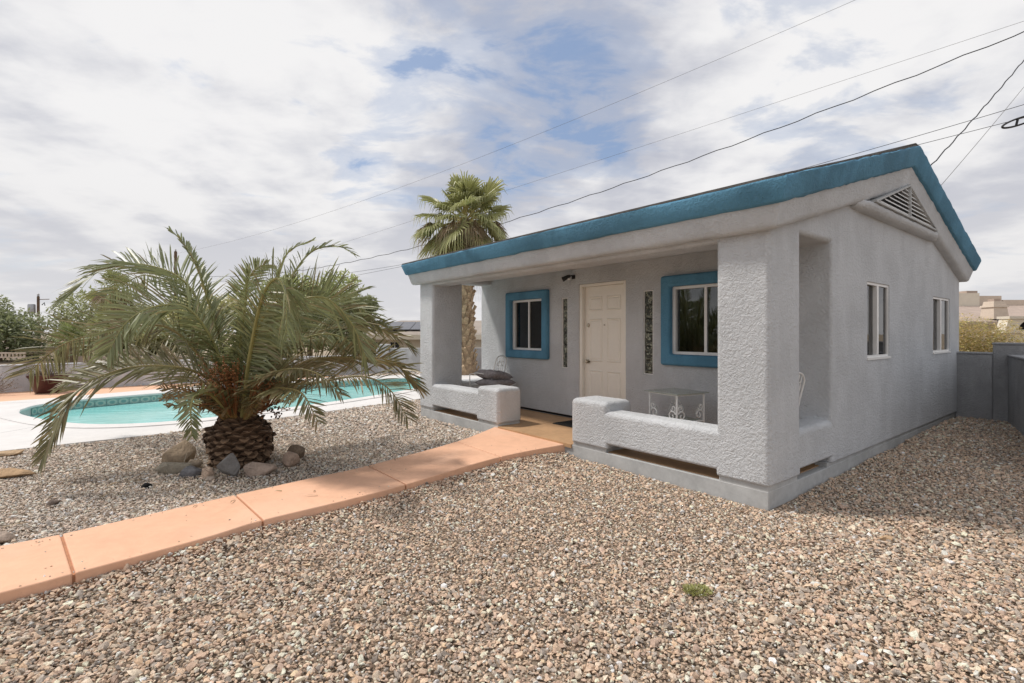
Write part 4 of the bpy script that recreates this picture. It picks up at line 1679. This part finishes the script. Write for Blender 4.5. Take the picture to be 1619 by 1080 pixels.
for (px_, py_) in ((438, 655), (432, 646), (322, 640)):
    c_ = px3(px_, py_, 5.5) - PB
    fb = MB()
    fb.tube([CR + Vector((0, -.1, .0)), c_.lerp(CR, .4) + Vector((0, 0, .08)), c_], .004, 4, False)
    for q in range(16):
        fb.lathe([(.0, -.012), (.010, -.004), (.010, .005), (.0, .012)], 6, c_ + Vector((random.gauss(0, .03), random.gauss(0, .03), random.gauss(0, .03))), False)
    fb.build('fruit_bunch', M['fruit'], palm, None, False)


# dead leaflets dropped on the stones
random.seed(77)
lv, lf_, lc = [], [], []
for i in range(260):
    a = random.random() * 6.283
    rr_ = abs(random.gauss(0, 1.0)) + .3
    x, y = PB.x + math.cos(a) * rr_, PB.y + math.sin(a) * rr_ * .8
    z_ = .030 + random.random() * .012
    if inside(path_poly, np.array([x]), np.array([y]))[0]:
        z_ = PZ + .006
    if inside(deck, np.array([x]), np.array([y]))[0] or math.hypot(x - PB.x, y - PB.y) < .36:
        continue
    b_ = random.random() * 6.283
    ln = random.uniform(.05, .16)
    d = Vector((math.cos(b_), math.sin(b_), random.gauss(0, .06))) * ln
    sd = Vector((-math.sin(b_), math.cos(b_), random.gauss(0, .3))) * .005
    p0 = Vector((x, y, z_))
    k_ = len(lv)
    lv += [p0 - sd, p0 + sd, p0 + d * .6 + sd * .8 + Vector((0, 0, .008)), p0 + d * .6 - sd * .8 + Vector((0, 0, .008)), p0 + d]
    lf_ += [(k_, k_ + 1, k_ + 2, k_ + 3), (k_ + 3, k_ + 2, k_ + 4)]
    g_ = random.uniform(.6, 1.25)
    lc += [(.34 * g_, .25 * g_, .14 * g_)] * 5
lit = mk('leaf_litter', lv, lf_, M['leaf'], None, None, False, lc)
tag(lit, 'dry dropped palm leaflets scattered over the gravel', 'leaf litter', kind='stuff')

# ================================================================== fan palms
def fan_palm(x, y, zb, height, crown, tr, label, nf=34, detail=True, dead=8, group=None, seed=5, boots=150, green=(.42, .43, .20)):
    random.seed(seed)
    fp = empty('fan_palm', (x, y, zb))
    tag(fp, label, 'palm tree', group)
    n_ = 14
    MB().lathe([(tr * (1.35 - .45 * min(1, i / 3) + .06 * math.sin(i * 2.1)) * (1 - .15 * i / n_), height * i / n_) for i in range(n_ + 1)], 16).build('trunk', M['fanbark'], fp, 60)
    if boots:
        bme = None
        for i in range(boots):
            z_ = height * (.02 + .95 * i / boots)
            an = i * 2.39996
            r_ = tr * (1.35 - .45 * min(1, z_ / height * n_ / 3)) * (1 - .15 * z_ / height)
            s_ = tr * random.uniform(.50, .85)
            Mx = Matrix.Translation((r_ * math.cos(an), r_ * math.sin(an), z_)) @ Matrix.Rotation(an - math.pi / 2, 4, 'Z') @ Matrix.Rotation(random.uniform(-.35, -.05), 4, 'X') @ Matrix.Rotation(random.uniform(-.5, .5), 4, 'Y') @ Matrix.Diagonal((s_ * random.uniform(.8, 1.2), s_ * random.uniform(.7, 1.25), s_ * random.uniform(1.2, 1.8), 1))
            if bme is None:
                o = mk('leaf_boot', [(-.5, -.2, -.6), (.5, -.2, -.6), (.32, .22, .3), (-.32, .22, .3), (-.22, .42, .62), (.26, .40, .55), (.1, .0, .7), (-.1, 0, .7)],
                       [(0, 1, 2, 3), (3, 2, 5, 4), (4, 5, 6, 7), (0, 3, 4, 7), (1, 6, 5, 2)], M['fanboot'], fp)
                o.matrix_local = Mx
                bme = o.data
            else:
                inst('leaf_boot', bme, fp, Mx)

    def fan(direction, plen, rad, colr, droop, name, close=1.0):
        d = direction.normalized()
        p0 = Vector((0, 0, height))
        hub = p0 + d * plen + Vector((0, 0, -.10 * plen * (1 - d.z)))
        S = d.cross(Vector((0, 0, 1)))
        if S.length < .1:
            S = Vector((1, 0, 0))
        S.normalize()
        roll = random.uniform(-.6, .6)
        S = (S * math.cos(roll) + S.cross(d).normalized() * math.sin(roll)).normalized()
        Nn_ = S.cross(d).normalized()
        mb = MB()
        mb.tube([p0, p0.lerp(hub, .5) + Vector((0, 0, .03)), hub], [.03, .022, .016], 4, False)
        vs, fs = [Vector(v) for v in mb.v], list(mb.f)
        cs = [(colr[0] * 1.5, colr[1] * 1.3, colr[2] * 1.2)] * len(vs)
        ns_ = 30 if detail else 16
        span = R(118) * close
        for i in range(ns_):
            a0 = -span + 2 * span * i / ns_
            a1 = -span + 2 * span * (i + 1) / ns_
            am = (a0 + a1) / 2

            def dirv(a_):
                return d * math.cos(a_) + S * math.sin(a_)
            ln = rad * (.80 + .20 * math.cos(am)) * random.uniform(.88, 1.08)
            fold = Nn_ * (rad * .035)
            g0 = Vector((0, 0, -1)) * rad
            inr = random.uniform(.40, .52)
            cup = Nn_ * rad * .20 * (abs(am) / span) ** 2
            e0 = hub + dirv(a0) * ln * inr + cup - fold + g0 * droop * .10
            e1 = hub + dirv(a1) * ln * inr + cup - fold + g0 * droop * .10
            em = hub + dirv(am) * ln * inr + cup + fold + g0 * droop * .10
            t1_ = hub + dirv(am) * ln * .80 + cup + g0 * droop * (.38 + random.uniform(-.08, .12))
            w_ = (e1 - e0) * .30
            t2_ = hub + dirv(am) * ln * random.uniform(.84, 1.0) + cup + g0 * droop * (.95 + random.uniform(-.25, .55)) + S * random.gauss(0, rad * .04)
            k_ = len(vs)
            vs += [hub, e0, em, e1, t1_ - w_, t1_ + w_, t2_]
            fs += [(k_, k_ + 1, k_ + 2), (k_, k_ + 2, k_ + 3), (k_ + 1, k_ + 4, k_ + 2), (k_ + 2, k_ + 5, k_ + 3), (k_ + 4, k_ + 5, k_ + 2), (k_ + 4, k_ + 6, k_ + 5)]
            g_ = random.uniform(.8, 1.2)
            cc = tuple(c_ * g_ for c_ in colr)
            tip = tuple(a_ * .7 + b2 * .3 for a_, b2 in zip(cc, (.34, .27, .15)))
            cs += [cc, cc, cc, cc, cc, cc, tip]
        mk(name, vs, fs, M['leaf'], fp, None, False, cs)
    for i in range(nf):
        t_ = (i + .5) / nf
        el = math.pi / 2 - t_ * R(138)
        an = i * 2.39996 + random.uniform(-.2, .2)
        d = Vector((math.cos(el) * math.cos(an), math.cos(el) * math.sin(an), math.sin(el)))
        yellow = max(0, t_ - .6) * random.uniform(.4, 1.6)
        c_ = tuple(a_ * (1 - yellow) + b2 * yellow for a_, b2 in zip(green, (.30, .25, .10)))
        fan(d, crown * random.uniform(.34, .62), crown * random.uniform(.42, .56), c_, .16 + .62 * t_, 'fan_frond')
    for i in range(dead):
        an = random.uniform(0, 6.283)
        el = R(random.uniform(-75, 5))
        d = Vector((math.cos(el) * math.cos(an), math.cos(el) * math.sin(an), math.sin(el)))
        fan(d, crown * random.uniform(.3, .55), crown * random.uniform(.35, .5), (.36, .27, .17), 1.0, 'dead_frond', .45)
    return fp


fan_palm(-1.72, 18.15, 0, 5.5, 2.0, .34, 'tall fan palm with tan booted trunk rising behind the casita', 46, True, 20, boots=170, seed=9)

# ================================================================== garden walls
def wall_seg(name, a, b_, thick, z0, z1, label, cap=True, wm='wallgrey'):
    a, b_ = Vector((*a, 0)), Vector((*b_, 0))
    d = (b_ - a)
    ln = d.length
    w = empty(name, (a.x, a.y, 0), math.atan2(d.y, d.x))
    tag(w, label, 'wall')
    o = MB().box((0, -thick / 2, z0), (ln, thick / 2, z1)).build('wall_body', M[wm], w)
    bevel(o, .02, 3)
    if cap:
        o = MB().box((-.012, -thick / 2 - .012, z1 - .004), (ln + .012, thick / 2 + .012, z1 + .030)).build('wall_cap', M[wm], w)
        bevel(o, .014, 3)
    return w


wl = (-13.0, 12.45)
t0, t1 = -10, 10.3
wall_seg('garden_wall', (wl[0] + V.x * t0, wl[1] + V.y * t0), (wl[0] + V.x * t1, wl[1] + V.y * t1), .2, -.6, .67, 'low grey garden wall behind the pool, with a pot before it')
pq = (wl[0] + V.x * 10.3 + .1, wl[1] + V.y * 10.3 + .1)
o = MB().box((-.22, -.22, -.6), (.22, .22, 1.08)).build('wall_post', M['wallgrey'])
o.location = (pq[0], pq[1], 0)
bevel(o, .02, 3)
tag(o, 'square grey post where the pool wall turns towards the casita', 'post')
wall_seg('garden_wall', (pq[0] + .23, pq[1] + .1), (7.5, 20.0), .2, -.6, .90, 'grey garden wall crossing behind the fan palm trunk')

# rear right wall, running on from the back corner of the casita
q0, q1 = HW(.02, DEP - .10, 0), HW(-.44, DEP - .10, 0)
wall_seg('garden_wall', (q0.x, q0.y), (q1.x, q1.y), .2, -.3, 1.155, 'short grey wall joined to the rear corner of the casita', True, 'wallshaded')
q0, q1 = HW(-.441, DEP - .08, 0), HW(-2.3, DEP - .08, 0)
wall_seg('garden_wall', (q0.x, q0.y), (q1.x, q1.y), .26, -.3, 1.315, 'taller grey wall section stepping up at the right edge', True, 'wallshaded')
q0, q1 = HW(-.72, DEP - .22, 0), HW(-1.62, 3.0, 0)
wall_seg('garden_wall', (q0.x, q0.y), (q1.x, q1.y), .2, -.3, 1.13, 'nearest grey wall running forward out of frame at the right', True, 'wallshaded')

# ------------------------------------------------------------------ plant pot
pot = empty('plant_pot', (-11.55, 12.55, .02))
tag(pot, 'dark red glazed pot with a dry shrub against the pool wall', 'plant pot')
MB().lathe([(.24, 0), (.27, .05), (.36, .36), (.40, .40), (.40, .45), (.36, .45), (.34, .38)], 24).build('bowl', M['pot'], pot, 50)


def twig_bush(name, parent, n_, rad, h_, colr, leafn, leafc, base=(0, 0, .3), lw=.02):
    mb = MB()
    ends = []
    for i in range(n_):
        a = random.random() * 6.283
        e = random.uniform(.25, 1.3)
        d = Vector((math.cos(a) * math.cos(e), math.sin(a) * math.cos(e), math.sin(e)))
        p0 = Vector(base)
        p1 = p0 + Vector((d.x * rad, d.y * rad, d.z * h_)) * .55 + Vector((random.gauss(0, .04), random.gauss(0, .04), 0))
        p2 = p0 + Vector((d.x * rad, d.y * rad, d.z * h_)) * random.uniform(.8, 1.1)
        mb.tube([p0, p1, p2], [.009, .006, .003], 4, False)
        ends += [p1.lerp(p2, random.random()) for _ in range(leafn)]
    o = mb.build('stems', colr, parent, None, False)
    vs, fs, cs = [], [], []
    for e in ends:
        c_ = e + Vector((random.gauss(0, .05), random.gauss(0, .05), random.gauss(0, .05)))
        d = Vector((random.gauss(0, 1), random.gauss(0, 1), random.gauss(0, 1))).normalized() * lw * random.uniform(.7, 1.4)
        s = d.orthogonal().normalized() * lw * .35
        k_ = len(vs)
        vs += [c_ - d, c_ + s, c_ + d, c_ - s]
        fs.append((k_, k_ + 1, k_ + 2, k_ + 3))
        g_ = random.uniform(.6, 1.3)
        cs += [tuple(q * g_ for q in leafc)] * 4
    mk('leaves', vs, fs, M['tree'], parent, None, False, cs)


twig_bush('shrub', pot, 46, .55, .5, M['stem'], 8, (.16, .15, .10))
dry_s = empty('dry_shrub', (-12.5, 12.05, 0.02))
tag(dry_s, 'bare grey twiggy shrub beside the red pot', 'shrub')
twig_bush('shrub', dry_s, 60, .75, .55, M['stem'], 6, (.17, .155, .115), (0, 0, 0))


# ================================================================== trees beyond the wall
def tree(name, x, y, zb, h_, rad, colr, label, seed, nl=7000, ls=.13, group='trees beyond the pool wall', trunk=.12, low=.25, squash=.8):
    random.seed(seed)
    tr_ = empty(name, (x, y, zb))
    tag(tr_, label, 'tree', group)
    mb = MB()
    mb.tube([(0, 0, -.2), (.05, .02, h_ * .25), (.0, .05, h_ * .45)], [trunk * 1.3, trunk, trunk * .7], 8)
    lobes = []
    for i in range(11):
        a = i * 2.4 + random.uniform(-.4, .4)
        rr_ = rad * random.uniform(.25, .78)
        zc = h_ * (low + (1 - low) * random.uniform(.18, .86))
        c_ = Vector((math.cos(a) * rr_, math.sin(a) * rr_, zc))
        lobes.append((c_, rad * random.uniform(.28, .5)))
        mb.tube([(0, .03, h_ * .35), c_ * .6 + Vector((0, 0, h_ * .12)), c_], [trunk * .6, trunk * .35, trunk * .1], 5, False)
    mb.build('trunk', M['stem'], tr_, 60, False)
    vs, fs, cs = [], [], []
    for c_, r_ in lobes:
        tone = random.uniform(.75, 1.2)
        for i in range(nl // 11):
            d = Vector((random.gauss(0, 1), random.gauss(0, 1), random.gauss(0, 1))).normalized()
            p0 = c_ + Vector((d.x, d.y, d.z * squash)) * r_ * random.uniform(.45, 1.12) ** .8
            q = Vector((random.gauss(0, 1), random.gauss(0, 1), random.gauss(0, .7))).normalized() * ls * random.uniform(.6, 1.4)
            s = q.orthogonal().normalized() * ls * .33
            k_ = len(vs)
            vs += [p0 - q, p0 + s, p0 + q, p0 - s]
            fs.append((k_, k_ + 1, k_ + 2, k_ + 3))
            g_ = tone * random.uniform(.7, 1.25)
            cs += [tuple(w_ * g_ for w_ in colr)] * 4
    mk('crown', vs, fs, M['tree'], tr_, None, False, cs)
    return tr_


TG = (.30, .325, .15)
TY = (.40, .39, .18)
TD = (.23, .26, .13)
tree('desert_tree', -27.5, 27, -1.5, 5.0, 2.9, TD, 'dark green bushy tree at the far left edge beyond the fence', 31)
tree('desert_tree', -24.5, 30, -1.5, 5.2, 2.8, TG, 'mid green tree beyond the fence behind the small fan palm', 32)
tree('desert_tree', -22.0, 31, -1.5, 5.0, 2.6, TY, 'yellow-green loose tree left of the date palm', 33)
tree('desert_tree', -18.6, 30, -1.5, 5.1, 2.7, TY, 'yellow-green tree behind the left fronds of the date palm', 34)
tree('desert_tree', -15.0, 31, -1.6, 4.8, 2.5, TG, 'green tree half hidden behind the middle of the date palm', 35)
tree('leafy_tree', -9.9, 24.5, -1.0, 5.4, 2.1, (.36, .40, .16), 'bright green tree peeping over the top right of the date palm', 36, ls=.12, nl=8000)
tree('leafy_tree', -8.1, 24.0, -1.0, 4.5, 1.9, (.28, .31, .13), 'green tree behind the right fronds of the date palm', 37, ls=.12)
fan_palm(-21.0, 24.0, -1.5, 2.6, 1.1, .2, 'small fan palm with shaggy skirt beyond the wall at the left', 18, False, 8, seed=41, boots=0, green=(.28, .33, .13))
fan_palm(-19.0, 24.2, -.4, 3.9, 1.3, .27, 'fan palm with brown trunk head seen over the left fronds', 18, False, 12, seed=42, boots=0, green=(.32, .34, .14))
fan_palm(-22.0, 27.5, -1.5, 3.3, 1.3, .2, 'middling fan palm among the trees right of the utility pole', 16, False, 7, seed=43, boots=0, green=(.34, .36, .14))
# weeping yellow-green shrub behind the rear wall
random.seed(51)
sh = empty('willowy_shrub', (10.6, 12.4, 0))
tag(sh, 'yellow-green wispy shrub behind the rear wall at the right', 'shrub')
vs, fs, cs = [], [], []
for i in range(34000):
    cx0 = random.choice([(-.9, 0), (-.3, .2), (.25, 0), (.75, .1), (1.25, .2), (1.7, .1), (-1.6, .1)])
    a = random.random() * 6.283
    e = math.asin(random.uniform(.0, 1))
    rr_ = random.uniform(.3, 1) ** .5
    p0 = Vector((cx0[0] + math.cos(a) * math.cos(e) * .55 * rr_, cx0[1] + math.sin(a) * math.cos(e) * .55 * rr_, .35 + math.sin(e) * 1.75 * rr_ * (1 - .08 * abs(cx0[0]))))
    d = Vector((random.gauss(0, .5), random.gauss(0, .5), random.gauss(-.1, .7))).normalized() * random.uniform(.05, .11)
    s = d.orthogonal().normalized() * .010
    k_ = len(vs)
    vs += [p0 - s, p0 + s, p0 + d]
    fs.append((k_, k_ + 1, k_ + 2))
    g_ = random.uniform(.6, 1.3)
    cc = random.choice([(.60, .46, .17), (.52, .43, .15), (.68, .52, .25), (.38, .36, .10)])
    cs += [tuple(w_ * g_ for w_ in cc)] * 3
mk('crown', vs, fs, M['tree'], sh, None, False, cs)
mb = MB()
for i in range(14):
    a = random.random() * 6.283
    x0 = random.uniform(-1.5, 1.2)
    mb.tube([(x0, .1, -.3), (x0 + .15 * math.cos(a), .1, .6), (x0 + .4 * math.cos(a), .1 + .3 * math.sin(a), 1.3)], [.02, .014, .006], 5, False)
mb.build('stems', M['stem'], sh, None, False)


# ================================================================== neighbouring houses
def gable_roof(name, x0, x1, y0, y1, ze, zr, mtl, parent, hip=1.5, over=.5):
    ym = (y0 + y1) / 2
    a = [(x0 - over, y0 - over, ze), (x1 + over, y0 - over, ze), (x1 + over, y1 + over, ze), (x0 - over, y1 + over, ze), (x0 + hip, ym, zr), (x1 - hip, ym, zr)]
    b_ = [(x, y, z_ - .16) for x, y, z_ in a[:4]]
    vs = a + b_
    fs = [(0, 1, 5, 4), (1, 2, 5), (2, 3, 4, 5), (3, 0, 4), (0, 6, 7, 1), (1, 7, 8, 2), (2, 8, 9, 3), (3, 9, 6, 0), (6, 9, 8, 7)]
    return mk(name, vs, fs, mtl, parent)


nb1 = empty('neighbour_house', (-6.2, 33, -1.3))
tag(nb1, 'cream neighbouring house with brown roof and solar panels behind the pool', 'house')
MB().box((-4.3, -3.5, 0), (7.5, 4, 2.55)).build('wall', M['cream'], nb1)
gable_roof('roof', -4.3, 7.5, -3.5, 4, 2.64, 3.62, M['roofgrey'], nb1, 3.2)
MB().box((-4.85, -4.06, 2.42), (8.05, -3.98, 2.70)).build('fascia', M['cream'], nb1)
for i in range(6):
    sl = (3.62 - 2.64) / (3.75 + .5)
    x0 = -3.0 + i * .78
    if i > 4:
        continue
    y0_, y1_ = -2.9, -.7
    zz0 = 2.64 + (y0_ + 4.0) * sl + .12
    zz1 = 2.64 + (y1_ + 4.0) * sl + .12
    vs = [(x0, y0_, zz0), (x0 + .74, y0_, zz0), (x0 + .74, y1_, zz1), (x0, y1_, zz1)]
    vs += [(x, y, z_ - .05) for x, y, z_ in vs]
    mk('solar_panel', vs, [(0, 1, 2, 3), (7, 6, 5, 4), (0, 4, 5, 1), (1, 5, 6, 2), (2, 6, 7, 3), (3, 7, 4, 0)], M['solar'], nb1)
for x0, w_ in ((-2.6, 1.1), (-.9, .5), (2.6, 1.1), (5.0, .6)):
    o = MB().box((x0, -3.54, 1.25), (x0 + w_, -3.49, 2.25)).build('window', M['darkwin'], nb1)
    mb = MB()
    mb.box((x0 - .05, -3.56, 1.2), (x0 + w_ + .05, -3.53, 1.25))
    mb.box((x0 + w_ / 2 - .02, -3.565, 1.25), (x0 + w_ / 2 + .02, -3.535, 2.25))
    mb.build('window_frame', M['white'], o)
MB().tube([(3.4, .3, 3.5), (3.4, .3, 4.0)], .05, 8).build('vent_pipe', M['galv'], nb1)
MB().box((5.2, .2, 3.4), (6.0, .8, 3.75)).build('roof_unit', M['cream'], nb1)

nb2 = empty('neighbour_house', (28, 29, -.5))
tag(nb2, 'tan neighbouring house with stucco chimneys beyond the rear wall', 'house')
MB().box((-4, -1.5, -1), (14, 6, 2.6)).build('wall', M['tan'], nb2)
gable_roof('roof', -4, 14, -1.5, 6, 2.62, 3.72, M['rooftan'], nb2, 2.0)
ch = MB()
# flared stucco chimney
for (w0, w1, z0, z1) in ((.42, .36, 2.75, 3.40), (.42, .40, 3.40, 3.50), (.34, .30, 3.50, 3.72)):
    vs = [(-1.6 - w0, -1.4 - w0, z0), (-1.6 + w0, -1.4 - w0, z0), (-1.6 + w0, -1.4 + w0, z0), (-1.6 - w0, -1.4 + w0, z0), (-1.6 - w1, -1.4 - w1, z1), (-1.6 + w1, -1.4 - w1, z1), (-1.6 + w1, -1.4 + w1, z1), (-1.6 - w1, -1.4 + w1, z1)]
    ch.add(vs, [(0, 3, 2, 1), (4, 5, 6, 7), (0, 1, 5, 4), (1, 2, 6, 5), (2, 3, 7, 6), (3, 0, 4, 7)])
ch.build('chimney', M['tan'], nb2)
MB().box((-1.78, -1.58, 3.721), (-1.42, -1.22, 3.86)).build('chimney_cap', M['rooftan'], nb2)
o = MB().box((-.6, 2.0, 3.2), (.75, 3.2, 4.45)).build('roof_unit', M['cream'], nb2)
MB().box((.05, 2.1, 4.451), (.72, 2.9, 4.6)).build('unit_lid', M['rooftan'], o)
MB().box((.9, 2.2, 3.2), (2.3, 3.4, 4.3)).build('roof_unit', M['tan'], nb2)
MB().box((2.4, 2.2, 3.2), (6, 4.4, 4.05)).build('roof_unit', M['tan'], nb2)
MB().box((-3.4, 2.2, 3.3), (-2.2, 3.0, 4.05)).build('roof_unit', M['black'], nb2)
MB().tube([(-.65, 1.9, 3.3), (-.65, 1.9, 6.1)], .022, 6).build('antenna_mast', M['galv'], nb2)
mb = MB().tube([(-3.2, 2.4, 3.9), (-3.2, 2.4, 5.0)], .015, 5)
mb.tube([(-3.35, 2.4, 4.75), (-3.05, 2.4, 4.75)], .012, 5)
mb.build('small_antenna', M['galv'], nb2)

# arched patio wall in front of it
aw = empty('arched_wall', (17.07, 17.2, 0))
tag(aw, 'cream stucco wall with a dark arch at the right edge beyond the rear wall', 'wall')
vs, fs = [], []
arc = [(.60 + .40 * math.cos(a_), 1.56 + .37 * math.sin(a_)) for a_ in np.linspace(math.pi - .15, .15, 13)]
outer = [(-.16, .0), (-.16, 1.2), (-.25, 1.55), (-.11, 2.0), (2.6, 2.0), (2.6, 0)]
holeloop = arc
bm = bmesh.new()
ed = []
for lp in (outer, holeloop):
    vq = [bm.verts.new((x, 0, z_)) for x, z_ in lp]
    for i in range(len(vq)):
        ed.append(bm.edges.new((vq[i], vq[(i + 1) % len(vq)])))
bmesh.ops.triangle_fill(bm, use_beauty=True, edges=ed)
ret = bmesh.ops.extrude_face_region(bm, geom=bm.faces[:])
bmesh.ops.translate(bm, vec=(0, .35, 0), verts=[q for q in ret['geom'] if isinstance(q, bmesh.types.BMVert)])
bmesh.ops.recalc_face_normals(bm, faces=bm.faces)
m_ = bpy.data.meshes.new('wall_body')
bm.to_mesh(m_)
bm.free()
m_.materials.append(M['cream'])
o = link(bpy.data.objects.new('wall_body', m_))
o.parent = aw
MB().box((-.15, -.06, 1.98), (2.6, .40, 2.07)).build('wall_cap', M['cream'], aw)
MB().box((-.30, -.08, 1.50), (2.6, .42, 1.59)).build('ledge', M['cream'], aw)
MB().box((-.1, .36, 1.3), (2.2, .42, 1.97)).build('dark_recess', M['darkwin'], aw)

# house corner and white rail fence at far left
nb3 = empty('neighbour_house', (-33.5, 30, -1.6))
tag(nb3, 'sliver of a brown-roofed house at the far left edge', 'house')
MB().box((-3, -2, 0), (2.2, 4, 2.1)).build('wall', M['cream'], nb3)
gable_roof('roof', -3, 2.2, -2, 4, 2.1, 3.5, M['rooftan'], nb3, 1.6, .4)
MB().box((2.3, -1.5, 1.9), (3.0, -.8, 2.5)).build('porch_box', M['cream'], nb3)


def rail_fence(x0, x1, y, z0, z1, label, step=.28):
    f_ = empty('rail_fence', (x0, y, z0))
    tag(f_, label, 'fence')
    ln = x1 - x0
    hh = z1 - z0
    MB().box((0, -.03, hh - .07), (ln, .03, hh)).build('top_rail', M['tan'], f_)
    MB().box((0, -.03, .04), (ln, .03, .10)).build('bottom_rail', M['tan'], f_)
    n_ = int(ln / step)
    pm = None
    for i in range(n_ + 1):
        Mx = Matrix.Translation((i * step, 0, 0))
        if pm is None:
            o = MB().box((-.035, -.022, .10), (.035, .022, hh - .07)).build('baluster', M['tan'], f_)
            pm = o.data
        else:
            inst('baluster', pm, f_, Mx)
    return f_


rail_fence(-26.5, -22.2, 23, .32, .62, 'pale balustrade fence beyond the pool wall at the left', .17)
rail_fence(-22.9, -18.6, 25.5, .40, .68, 'pale balustrade fence glimpsed behind the lower left fronds', .17)
o = MB().box((-6, -.3, -1.6), (6, .3, .40)).build('retaining_wall', mat('tan_block', (.42, .34, .28), .9, 0, .08, 2))
o.location = (-14.5, 24.0, 0)
tag(o, 'tan retaining wall under the balustrade behind the date palm', 'wall')

# ================================================================== poles and wires
def pole(x, y, zb, h_, label, arm=True, trans=False, r_=.14):
    p_ = empty('utility_pole', (x, y, zb))
    tag(p_, label, 'utility pole', 'wooden utility poles')
    MB().tube([(0, 0, 0), (0, 0, h_)], [r_, r_ * .72], 12).build('post', M['wood'], p_, 60)
    if arm:
        MB().box((-.06, -1.1, h_ - .6), (.06, 1.1, h_ - .46)).build('crossarm', M['wood'], p_)
        for q in (-1, -.4, .4, 1):
            MB().lathe([(.02, 0), (.05, .04), (.03, .08), (.05, .11), (.02, .16)], 8, (0, q, h_ - .46)).build('insulator', M['galv'], p_)
    else:
        MB().lathe([(.03, 0), (.10, .05), (.05, .12), (.09, .18), (.0, .28)], 8, (0, 0, h_)).build('insulator', M['galv'], p_)
    if trans:
        MB().lathe([(.0, 0), (.24, .01), (.26, .05), (.26, .75), (.22, .82), (.0, .84)], 14, (-.45, -.1, h_ - 1.45)).build('transformer', M['galv'], p_, 50)
        MB().tube([(0, 0, h_ - .25), (.9, 0, h_ - .22)], .03, 6).build('arm', M['wood'], p_)
        MB().tube([(.3, 0, h_ - .7), (.5, 0, h_ - .5), (.55, 0, h_ - .75)], .03, 6).build('bracket', M['black'], p_)
    return p_


FARP = Vector((-34.7, 52, -1.0))
pole(FARP.x, FARP.y, -1.0, 10.9, 'distant wooden pole rising behind the date palm crown', False, False, .19)
pole(-39.0, 41.5, -1.5, 6.0, 'distant wooden pole with grey transformer at the left above the trees', False, True, .13)
NPOLE = Vector((16.3, 14.6, 0))
pole(NPOLE.x, NPOLE.y, -.3, 13.6, 'near wooden utility pole just outside the right of the view', True, False, .17)


def wire(a, b_, sag, r_, label, wav=0.0, n_=60, wm='wire'):
    a, b_ = Vector(a), Vector(b_)
    pts_ = []
    for i in range(n_ + 1):
        t_ = i / n_
        q = a.lerp(b_, t_)
        q.z -= sag * 4 * t_ * (1 - t_)
        if wav:
            q.z += wav * math.sin(i * 1.9)
        pts_.append(q)
    mid_ = pts_[0]
    o = MB().tube([q - mid_ for q in pts_], r_, 5).build('overhead_wire', M['wirethin' if r_ < .009 else 'wire'], None, 60, False)
    o.location = mid_
    tag(o, label, 'wire', 'overhead wires')
    return o


def far_pt(px_, py_, d):
    return px3(px_, py_, d)


NQ = lambda z_, dx=0, dy=0: (NPOLE.x + dx, NPOLE.y + dy, z_)
wire(px3(1690, -150, 14.6), px3(278, 401, 52), 1.35, .006, 'thin uppermost wire crossing the top right of the sky')
wire(px3(1690, 10, 14.6), px3(278, 466, 52), .15, .0055, 'thin wire just above the thick wavy cable')
wire(px3(1690, 21, 14.6), px3(278, 433, 52), 2.7, .017, 'thick wavy black cable sagging across the sky', .030, 110)
wire(px3(1690, 144, 14.6), px3(278, 441, 52), 2.1, .0095, 'upper of the two wires skimming the casita roof')
wire(px3(1690, 168, 14.6), px3(278, 477, 52), .9, .0090, 'lower of the two wires skimming the casita roof')
wire(px3(1690, 5, 14.6), HW(1.9, DEP - .1, 2.85), .25, .014, 'twisted service drop falling steeply behind the casita ridge', .02, 60)
wire(px3(1690, 48, 14.6), HW(1.2, DEP - .1, 2.85), .10, .006, 'thin straight guy wire falling beside the twisted drop')
# flat slack loop of cable held on a lens-shaped bracket near the pole
lp = MB()
cl = px3(1612, 192, 14.5)
ptsl = []
for i in range(33):
    a_ = i / 32 * 2 * math.pi
    ptsl.append(Vector((math.cos(a_) * .50, 0, math.sin(a_) * .10 + .16 * math.cos(a_))))
lp.tube(ptsl, .028, 6, False)
lp.tube([(-.1, 0, -.12), (-.05, 0, .07)], .03, 6)
sl_ = lp.build('cable_loop', M['wire'], None, 60, False)
sl_.location = cl
tag(sl_, 'flattened black loop of spare cable hanging at the right edge', 'cable')
